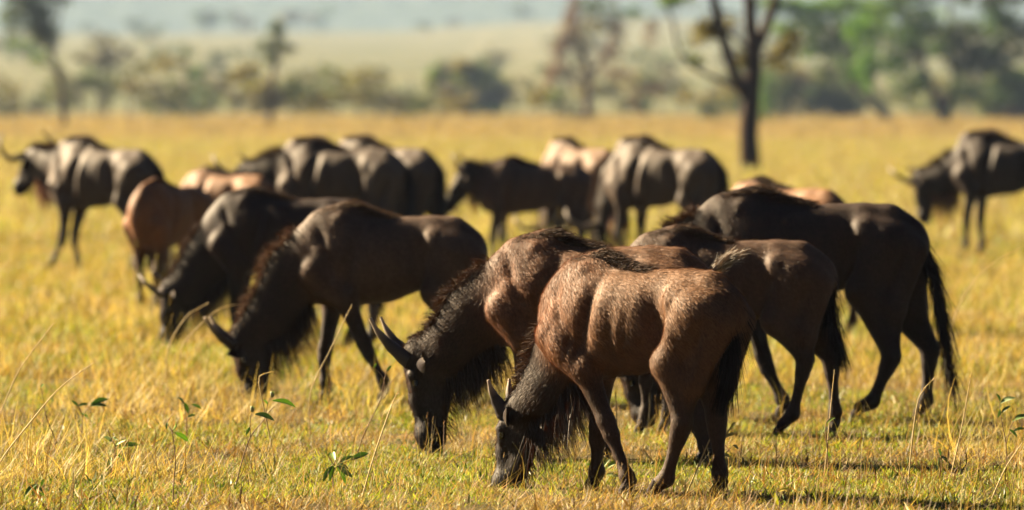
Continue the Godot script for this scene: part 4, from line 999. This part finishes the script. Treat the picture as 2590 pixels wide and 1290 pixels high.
	for k in int(820 * many):
		var t := r.randf_range(0.22, 0.9)
		var u := t * (path.size() - 1)
		var a: Vector3 = (path[int(u)] as Vector3).lerp(path[mini(int(u) + 1, path.size() - 1)], u - int(u))
		var b: Vector3 = path[mini(int(u) + 4, path.size() - 1)]
		var e: Vector3 = path[path.size() - 1]
		var d := (b - a).normalized() if b.distance_to(a) > 0.01 else (e - (path[path.size() - 3] as Vector3)).normalized()
		var off := Vector3(r.randfn(), r.randfn() * 0.3, r.randfn()) * 0.013 * h
		d = (d + Vector3(r.randfn(), r.randfn(), r.randfn()) * (0.13 if not flick else 0.22)).normalized()
		var ln := minf(r.randf_range(0.10, 0.30) * h, a.distance_to(e) + 0.06 * h)
		if flick: ln = r.randf_range(0.04, 0.10) * h
		var tone := r.randf_range(0.5, 1.6) if not flick else r.randf_range(0.5, 5.0)
		tail.ribbon(a + off, d, Vector3(0, -0.25, 0) if not flick else Vector3(0.1, -0.3, 0), Vector3(r.randfn(), 0.1, r.randfn()).normalized(), ln, r.randf_range(0.003, 0.007), 4, Color(tcol.r * tone, tcol.g * tone, tcol.b * tone), 0.12)
	out["tail"] = tail
	# ---- horns, ears, eyes, hooves
	var P: Vector3 = hf.p
	var e1: Vector3 = hf.e1
	var e2: Vector3 = hf.e2
	var D: float = hf.d
	var L: float = hf.l
	out["horns"] = []
	out["ears"] = []
	out["eyes"] = []
	out["hooves"] = []
	for s in [-1.0, 1.0]:
		var z := Vector3(0, 0, s)
		var horn := Geo.new()
		var hl: float = p.get("horn", 0.16) * h
		var base := P - e1 * (0.0 * L) + e2 * (0.13 * D) + z * (0.075 * D)
		var hp := []
		var hr := []
		if p.get("curved", false):
			var upw := (e2 * 0.75 - e1 * 0.66).normalized()
			for a in [[0.0, 0.0, 0.0], [0.32, -0.02, 0.02], [0.66, -0.10, 0.0], [0.95, 0.05, 0.0], [1.02, 0.38, 0.02], [0.85, 0.68, 0.05], [0.66, 0.84, 0.08]]:
				hp.append(base + z * (a[0] * hl) + upw * (a[1] * hl) + e1 * (a[2] * hl))
			hp = smooth_path(hp, 4)
			for k in hp.size(): hr.append(lerpf(0.034, 0.006, pow(float(k) / (hp.size() - 1), 0.8)) * h)
		else:
			var dd := (-e1 * 0.62 + e2 * 0.78 + z * float(p.get("spread", 0.2))).normalized()
			for k in 9:
				var t := k / 8.0
				hp.append(base + dd * (t * hl) + z * (0.5 * float(p.get("spread", 0.2)) * hl * t) - e2 * (0.26 * hl * t * t) - e1 * (0.10 * hl * t * t) - dd * 0.015)
				hr.append(h * (lerpf(0.041, 0.005, pow(t, 0.8)) + 0.0016 * sin(k * 2.6)))
		horn.tube(hp, hr, 10, Color(0.055, 0.047, 0.042), 0.05)
		for q in horn.v.size():
			var t := clampf((horn.v[q].distance_to(base) / hl - 0.42) * 2.2, 0.0, 1.0) * (0.25 if p.get("curved", false) else 1.0)
			horn.c[q] = Color(0.045, 0.038, 0.036).lerp(Color(0.42, 0.34, 0.28), t * 0.9)
		out.horns.append(horn)
		# ear: a cupped leaf
		var ear := Geo.new()
		var eb := P + e1 * (0.10 * L) - e2 * (0.03 * D) + z * (0.125 * D)
		var ed: Vector3 = (z * 0.85 - e2 * float(p.get("ear_back", 0.25)) - e1 * float(p.get("ear_up", 0.1))).normalized()
		if p.has("ear_fwd"): ed = (z * 0.55 + e2 * 0.85 + e1 * 0.1).normalized()
		var es: Vector3 = (ed.cross(e1) * float(s)).normalized()
		var ew := ed.cross(es).normalized()
		var el := 0.12 * h
		for u in 9:
			var t := u / 8.0
			var wd := el * 0.31 * sin(PI * pow(clampf(t * 0.96 + 0.04, 0, 1), 0.75)) + 0.002
			for w in 7:
				var a := (w / 6.0 - 0.5) * 2.0
				var cup := (1.0 - a * a) * wd * 0.65
				ear.v.push_back(eb + ed * (el * t) + ew * (a * wd) + es * cup)
				ear.n.push_back((es * 0.8 + ew * a * 0.6).normalized())
				ear.c.push_back(Color(0.012, 0.009, 0.008) if absf(a) < 0.75 else Color(0.035, 0.024, 0.017))
		for u in 8:
			for w in 6:
				var q := u * 7 + w
				ear.tri(q, q + 7, q + 1); ear.tri(q + 1, q + 7, q + 8)
		for k in int(60 * many):
			var t := r.randf_range(0.1, 0.95)
			var a := -1.0 if r.randf() < 0.5 else 1.0
			var wd := el * 0.31 * sin(PI * pow(t * 0.96 + 0.04, 0.75))
			ear.ribbon(eb + ed * (el * t) + ew * (a * wd * 0.95), (ed * 0.7 + ew * a * 0.7 + Vector3(r.randfn(), r.randfn(), r.randfn()) * 0.2).normalized(), Vector3(0, -0.2, 0), es, r.randf_range(0.01, 0.022), 0.002, 2, Color(0.05, 0.036, 0.027), 0.2)
		out.ears.append(ear)
		var eye := Geo.new()
		var ec := P + e1 * (0.29 * L) + e2 * (0.045 * D) + z * (0.142 * D)
		var ering := []
		var erad := []
		for k in 7:
			var a := PI * (k / 6.0)
			ering.append(ec + e1 * (-cos(a) * 0.017 * h))
			erad.append(maxf(sin(a), 0.05) * 0.016 * h)
		eye.tube(ering, erad, 10, Color(0.006, 0.005, 0.005))
		out.eyes.append(eye)
	for s in ["lf", "rf", "lh", "rh"]:
		var g: Array = p[s]
		var fet := vec(g[1]); var toe := vec(g[2])
		var hoof := Geo.new()
		var fwd := Vector3(1, 0, 0)
		for cleft in [-1.0, 1.0]:
			var z := Vector3(0, 0, cleft * 0.013 * h)
			hoof.tube([toe + z + Vector3(-0.012 * h, 0.055 * h, 0), toe + z + Vector3(0, 0.032 * h, 0), toe + z * 1.1 + fwd * (0.016 * h) + Vector3(0, 0.008 * h, 0), toe + z * 1.1 + fwd * (0.022 * h) + Vector3(0, -0.014 * h, 0)], [0.018 * h, 0.02 * h, 0.022 * h, 0.021 * h], 9, Color(0.022, 0.018, 0.016))
		out.hooves.append(hoof)
	results[job] = out

func place_animal(p: Dictionary, res: Dictionary) -> void:
	var o := Node3D.new()
	put(o, p.called, p.label, "wildebeest", "grazing herd of wildebeest")
	o.position = Vector3(p.at[0], 0, p.at[1])
	o.rotation.y = PI - deg_to_rad(p.phi)
	var skin: StandardMaterial3D = mat.hide
	part((res.body as Geo).mesh(), "body", skin, o)
	if res.has("coat"):
		var c := part((res.coat as Geo).mesh(), "coat", mat.hair, o)
		c.set_meta("kind", "stuff")
	for q in [["mane", "mane"], ["beard", "beard"], ["tail", "tail"]]:
		var g: Geo = res[q[0]]
		if g.v.size() > 0:
			part(g.mesh(), q[1], mat.long_hair if q[0] != "beard" else mat.beard, o)
	for g in res.horns: part(g.mesh(), "horn", mat.horn, o)
	for g in res.ears: part(g.mesh(), "ear", mat.ear, o)
	for g in res.eyes: part(g.mesh(), "eye", mat.eye, o)
	for g in res.hooves: part(g.mesh(), "hoof", mat.hoof, o)

# ------------------------------------------------------------------ land
func land(x: float, z: float) -> float:
	var d := -z
	var hgt := 0.0
	if d > 540.0:
		var t := (d - 540.0) / 1750.0
		var nx := sin(x * 0.009 + 0.6) * 0.08 + sin(x * 0.023 + d * 0.003) * 0.05 + sin(x * 0.051) * 0.02
		hgt = 29.0 * pow(minf(t, 1.0), 1.12) * (1.0 + nx)
		if t > 1.0: hgt -= (t - 1.0) * 30.0
	return hgt

func sheet(xs: Callable, zs: Array, across: int, y_at: Callable, col_at: Callable) -> Geo:
	var g := Geo.new()
	for r in zs.size():
		var w: float = xs.call(zs[r])
		for k in across + 1:
			var x := lerpf(-w, w, float(k) / across)
			var y: float = y_at.call(x, zs[r])
			var e := 1.0 + absf(zs[r]) * 0.01
			var nn := Vector3(y_at.call(x - e, zs[r]) - y_at.call(x + e, zs[r]), 2.0 * e, y_at.call(x, zs[r] - e) - y_at.call(x, zs[r] + e)).normalized()
			g.v.push_back(Vector3(x, y, zs[r])); g.n.push_back(nn); g.c.push_back(col_at.call(x, zs[r]))
	for r in zs.size() - 1:
		for k in across:
			var a := r * (across + 1) + k
			var b := a + across + 1
			g.tri(a, b, a + 1); g.tri(a + 1, b, b + 1)
	return g

func mesh_object(m: Mesh, mm: Material) -> MeshInstance3D:
	var o := MeshInstance3D.new()
	o.mesh = m
	o.material_override = mm
	return o

# ------------------------------------------------------------------ trees
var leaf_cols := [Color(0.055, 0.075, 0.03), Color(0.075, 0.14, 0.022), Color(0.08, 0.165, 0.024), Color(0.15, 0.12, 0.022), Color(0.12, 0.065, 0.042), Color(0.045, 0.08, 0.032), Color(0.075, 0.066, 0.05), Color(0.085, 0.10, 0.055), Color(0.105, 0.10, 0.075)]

func leaf_clump(g: Geo, c: Vector3, rx: float, ry: float, col: Color, leaf: float, count: int) -> void:
	# twigs' ends spread through the clump, each with a handful of leaves
	var ends := maxi(4, count / 9)
	for e in ends:
		var d := Vector3(rng.randfn(), rng.randfn(), rng.randfn()).normalized() * pow(rng.randf(), 0.45)
		var at := c + Vector3(d.x * rx, d.y * ry, d.z * minf(rx, ry * 1.6))
		var tone := rng.randf_range(0.65, 1.4)
		for k in 9:
			var p := at + Vector3(rng.randfn(), rng.randfn() * 0.7, rng.randfn()) * leaf * 0.9
			var u := Vector3(rng.randfn(), rng.randfn() * 0.6, rng.randfn()).normalized()
			var w := u.cross(Vector3(rng.randfn(), rng.randfn(), rng.randfn())).normalized()
			var s := leaf * rng.randf_range(0.5, 1.1)
			var b := g.v.size()
			var nn := u.cross(w)
			var cc := Color(col.r * tone * rng.randf_range(0.85, 1.2), col.g * tone, col.b * tone * rng.randf_range(0.8, 1.1))
			for q in [p - u * s, p + w * s * 0.5, p + u * s, p - w * s * 0.5]:
				g.v.push_back(q); g.n.push_back(nn); g.c.push_back(cc)
			g.tri(b, b + 1, b + 2); g.tri(b, b + 2, b + 3)

func tree(spec: Dictionary, called: String, label: String, category: String, leaf: float, density: float, bark: Color, group := "", thick := 1.0) -> Node3D:
	var o := Node3D.new()
	put(o, called, label, category, group)
	o.position = Vector3(spec.at[0], land(spec.at[0], spec.at[1]), spec.at[1])
	var trunk := Geo.new()
	for k in spec.limbs.size():
		var pts := []
		var rad := []
		for q in spec.limbs[k]:
			pts.append(Vector3(q[0], q[1], q[2])); rad.append(q[3])
		if k == 0 or pts[0].y < 0.4: pts[0].y -= 0.25
		var sm := smooth_path(pts, 4)
		var sr := []
		for q in sm.size():
			var u := q / 4.0
			sr.append(lerpf(rad[int(u)], rad[mini(int(u) + 1, rad.size() - 1)], u - int(u)))
		sr[0] *= 1.25
		for q in sr.size(): sr[q] *= thick
		trunk.tube(sm, sr, 9, bark, 0.06)
		# twigs leave the outer half of each limb
		for q in range(sm.size() / 2, sm.size()):
			if rng.randf() < 0.7:
				var e: Vector3 = sm[q] + Vector3(rng.randfn(), rng.randfn() * 0.8 + 0.2, rng.randfn()) * leaf * 4.0
				trunk.tube([sm[q], (sm[q] as Vector3).lerp(e, 0.5) + Vector3(0, leaf * 0.5, 0), e], [sr[q] * 0.35, sr[q] * 0.22, sr[q] * 0.1], 5, bark)
	part(trunk.mesh(), "trunk", mat.bark, o)
	var crown := Geo.new()
	for c in spec.clumps:
		var col: Color = leaf_cols[int(c[4])]
		var n := int(clampf(density * 3.0 * c[2] * c[3] / (leaf * leaf), 90, 6000))
		leaf_clump(crown, Vector3(c[0], c[1], rng.randf_range(-0.4, 0.4) * c[2]), c[2], c[3], col, leaf, n)
	part(crown.mesh(), "crown", mat.leaf, o)
	return o

# ------------------------------------------------------------------ grass
func grass_clump(blades: int, radius: float, h0: float, h1: float, width: float, lean: float, segs: int, cols: Array, sd: int, heads := 0.0) -> ArrayMesh:
	rng.seed = sd
	var g := Geo.new()
	for k in blades:
		var a := rng.randf() * TAU
		var rr := radius * sqrt(rng.randf())
		var p := Vector3(cos(a) * rr, -0.01, sin(a) * rr)
		var hgt := rng.randf_range(h0, h1)
		var d := Vector3(rng.randfn() * lean, 1.0, rng.randfn() * lean).normalized()
		var bend := Vector3(rng.randfn() * 0.9, -0.25, rng.randfn() * 0.9) * rng.randf_range(0.2, 1.0)
		var col: Color = cols[rng.randi() % cols.size()]
		col = tint(col, rng.randf_range(0.7, 1.3))
		var side := Vector3(cos(a * 3.1), 0.0, sin(a * 3.1))
		g.ribbon(p, d, bend, side, hgt, width * rng.randf_range(0.6, 1.3), segs, col, 0.12)
		if rng.randf() < heads:
			var top: Vector3 = (g.v[g.v.size() - 1] + g.v[g.v.size() - 2]) * 0.5
			for q in 7:
				g.ribbon(top - Vector3(0, q * hgt * 0.018, 0), Vector3(rng.randfn() * 0.5, 1, rng.randfn() * 0.5).normalized(), Vector3(0, -0.3, 0), Vector3(rng.randfn(), 0, rng.randfn()).normalized(), hgt * 0.035, width * 0.7, 1, tint(col, 1.15), 0.2)
	return g.mesh()

func scatter(called: String, label: String, mesh: Mesh, m: Material, count: int, d0: float, d1: float, power: float, smin: float, smax: float, tones: Array, keep: Callable, sd: int) -> void:
	rng.seed = sd
	var spots: Array[Transform3D] = []
	var cols := PackedColorArray()
	var lean := Basis(Vector3(0, 0, 1), -0.10)
	for k in count:
		var t := pow(rng.randf(), power)
		var d := lerpf(d0, d1, t)
		var w := d * 0.0895 + 1.6
		var x := rng.randf_range(-w, w)
		if not keep.call(x, -d, rng.randf()): continue
		var s := rng.randf_range(smin, smax)
		var b := lean * Basis(UP, rng.randf() * TAU) * Basis(Vector3(1, 0, 0), rng.randfn() * 0.08)
		spots.append(Transform3D(b.scaled(Vector3(s, s * rng.randf_range(0.75, 1.25), s)), Vector3(x, land(x, -d), -d)))
		var c: Color = tones[rng.randi() % tones.size()]
		var f := 0.85 + 0.3 * rng.randf()
		cols.push_back(Color(c.r * f, c.g * f, c.b * f))
	var mm := MultiMesh.new()
	mm.transform_format = MultiMesh.TRANSFORM_3D
	mm.use_colors = true
	mm.mesh = mesh
	mm.instance_count = spots.size()
	for k in spots.size():
		mm.set_instance_transform(k, spots[k])
		mm.set_instance_color(k, cols[k])
	var o := MultiMeshInstance3D.new()
	o.multimesh = mm
	o.material_override = m
	put(o, called, label, "grass", "", "stuff")

var patch_noise := FastNoiseLite.new()
func patch(x: float, z: float) -> float:
	return patch_noise.get_noise_2d(x, z * 0.45)

# ------------------------------------------------------------------ weeds and stalks
func leaf_mesh(a: Vector3, b: Vector3, wide: float, col: Color) -> ArrayMesh:
	var g := Geo.new()
	var d := b - a
	var ln := d.length()
	var dir := d.normalized()
	var side := dir.cross(Vector3(rng.randfn() * 0.25, 0.6, 0.8)).normalized()
	var nn := dir.cross(side)
	if nn.y < 0.0:
		side = -side
		nn = -nn
	var n := 9
	for k in n + 1:
		var t := float(k) / n
		var w := wide * 0.5 * pow(sin(PI * clampf(t * 0.97 + 0.02, 0, 1)), 0.8) + 0.0004
		var c := a + d * t + nn * (sin(PI * t) * ln * 0.13)
		for q in 5:
			var s := (q / 4.0 - 0.5) * 2.0
			g.v.push_back(c + side * (s * w) + nn * (absf(s) * w * 0.45))
			g.n.push_back((nn - side * s * 0.4).normalized())
			g.c.push_back(col if q != 2 else tint(col, 1.35))
	for k in n:
		for q in 4:
			var i := k * 5 + q
			g.tri(i, i + 1, i + 5); g.tri(i + 1, i + 6, i + 5)
	return g.mesh()

func weed(w: Dictionary, called: String, label: String, leaf_col: Color, stem_col: Color) -> void:
	rng.seed = int(absf(w.at[0]) * 1000) + 3
	var o := Node3D.new()
	put(o, called, label, "weed", "weeds among the grass")
	o.position = Vector3(w.at[0], 0, w.at[1])
	for k in w.stems.size():
		var g := Geo.new()
		var pts := []
		for q in w.stems[k]: pts.append(Vector3(q[0], q[1] - (0.03 if k == 0 and q[1] == 0 else 0.0), rng.randfn() * 0.004))
		var sm := smooth_path(pts, 5)
		var rr := []
		for q in sm.size(): rr.append(lerpf(0.0034 if k == 0 else 0.0024, 0.0014, float(q) / sm.size()))
		g.tube(sm, rr, 6, stem_col, 0.12)
		part(g.mesh(), "stem", mat.stem, o)
	for q in w.leaves:
		var a := Vector3(q[0][0], q[0][1], 0)
		var b := Vector3(q[1][0], q[1][1], rng.randfn() * 0.02)
		part(leaf_mesh(a, b, a.distance_to(b) * rng.randf_range(0.19, 0.27) + 0.003, tint(leaf_col, rng.randf_range(0.8, 1.25))), "leaf", mat.weed_leaf, o)
	for q in w.buds:
		var g := Geo.new()
		var c := Vector3(q[0], q[1], 0)
		for k in 16:
			var a := TAU * k / 16.0
			g.ribbon(c + Vector3(cos(a) * 0.004, -0.012, sin(a) * 0.004), Vector3(cos(a) * 0.5, 0.9, sin(a) * 0.5).normalized(), Vector3(-cos(a) * 1.1, 0.2, -sin(a) * 1.1), Vector3(-sin(a), 0, cos(a)), 0.03, 0.009, 4, Color(0.36, 0.34, 0.24) if k % 3 else Color(0.14, 0.18, 0.06), 0.2, 0.6)
		part(g.mesh(), "bud", mat.weed_leaf, o)

func stalk(s: Dictionary, label: String) -> void:
	var pts := []
	for q in s.path: pts.append(Vector3(q[0], q[1], rng.randfn() * 0.01))
	pts[0].y = -0.02
	var o := Node3D.new()
	put(o, "grass_stalk", label, "grass stalk", "tall dry grass stalks")
	o.position = Vector3(s.at[0], 0, s.at[1])
	var sm := smooth_path(pts, 6)
	var rr := []
	for q in sm.size(): rr.append(lerpf(0.0038, 0.0019, float(q) / sm.size()))
	var g := Geo.new()
	g.tube(sm, rr, 5, Color(0.40, 0.31, 0.16))
	part(g.mesh(), "stem", mat.stem, o)
	var h := Geo.new()
	for q in range(sm.size() * 2 / 3, sm.size() - 1):
		for k in 3:
			var d: Vector3 = ((sm[q + 1] as Vector3) - (sm[q] as Vector3)).normalized()
			h.ribbon(sm[q], (d + Vector3(rng.randfn(), rng.randfn(), rng.randfn()) * 0.28).normalized(), Vector3(0, -0.1, 0), Vector3(rng.randfn(), 0, rng.randfn()).normalized(), rng.randf_range(0.012, 0.022), 0.0035, 2, tint(Color(0.32, 0.24, 0.12), rng.randf_range(0.8, 1.2)), 0.2, 0.5)
	part(h.mesh(), "seed_head", mat.grass, o)
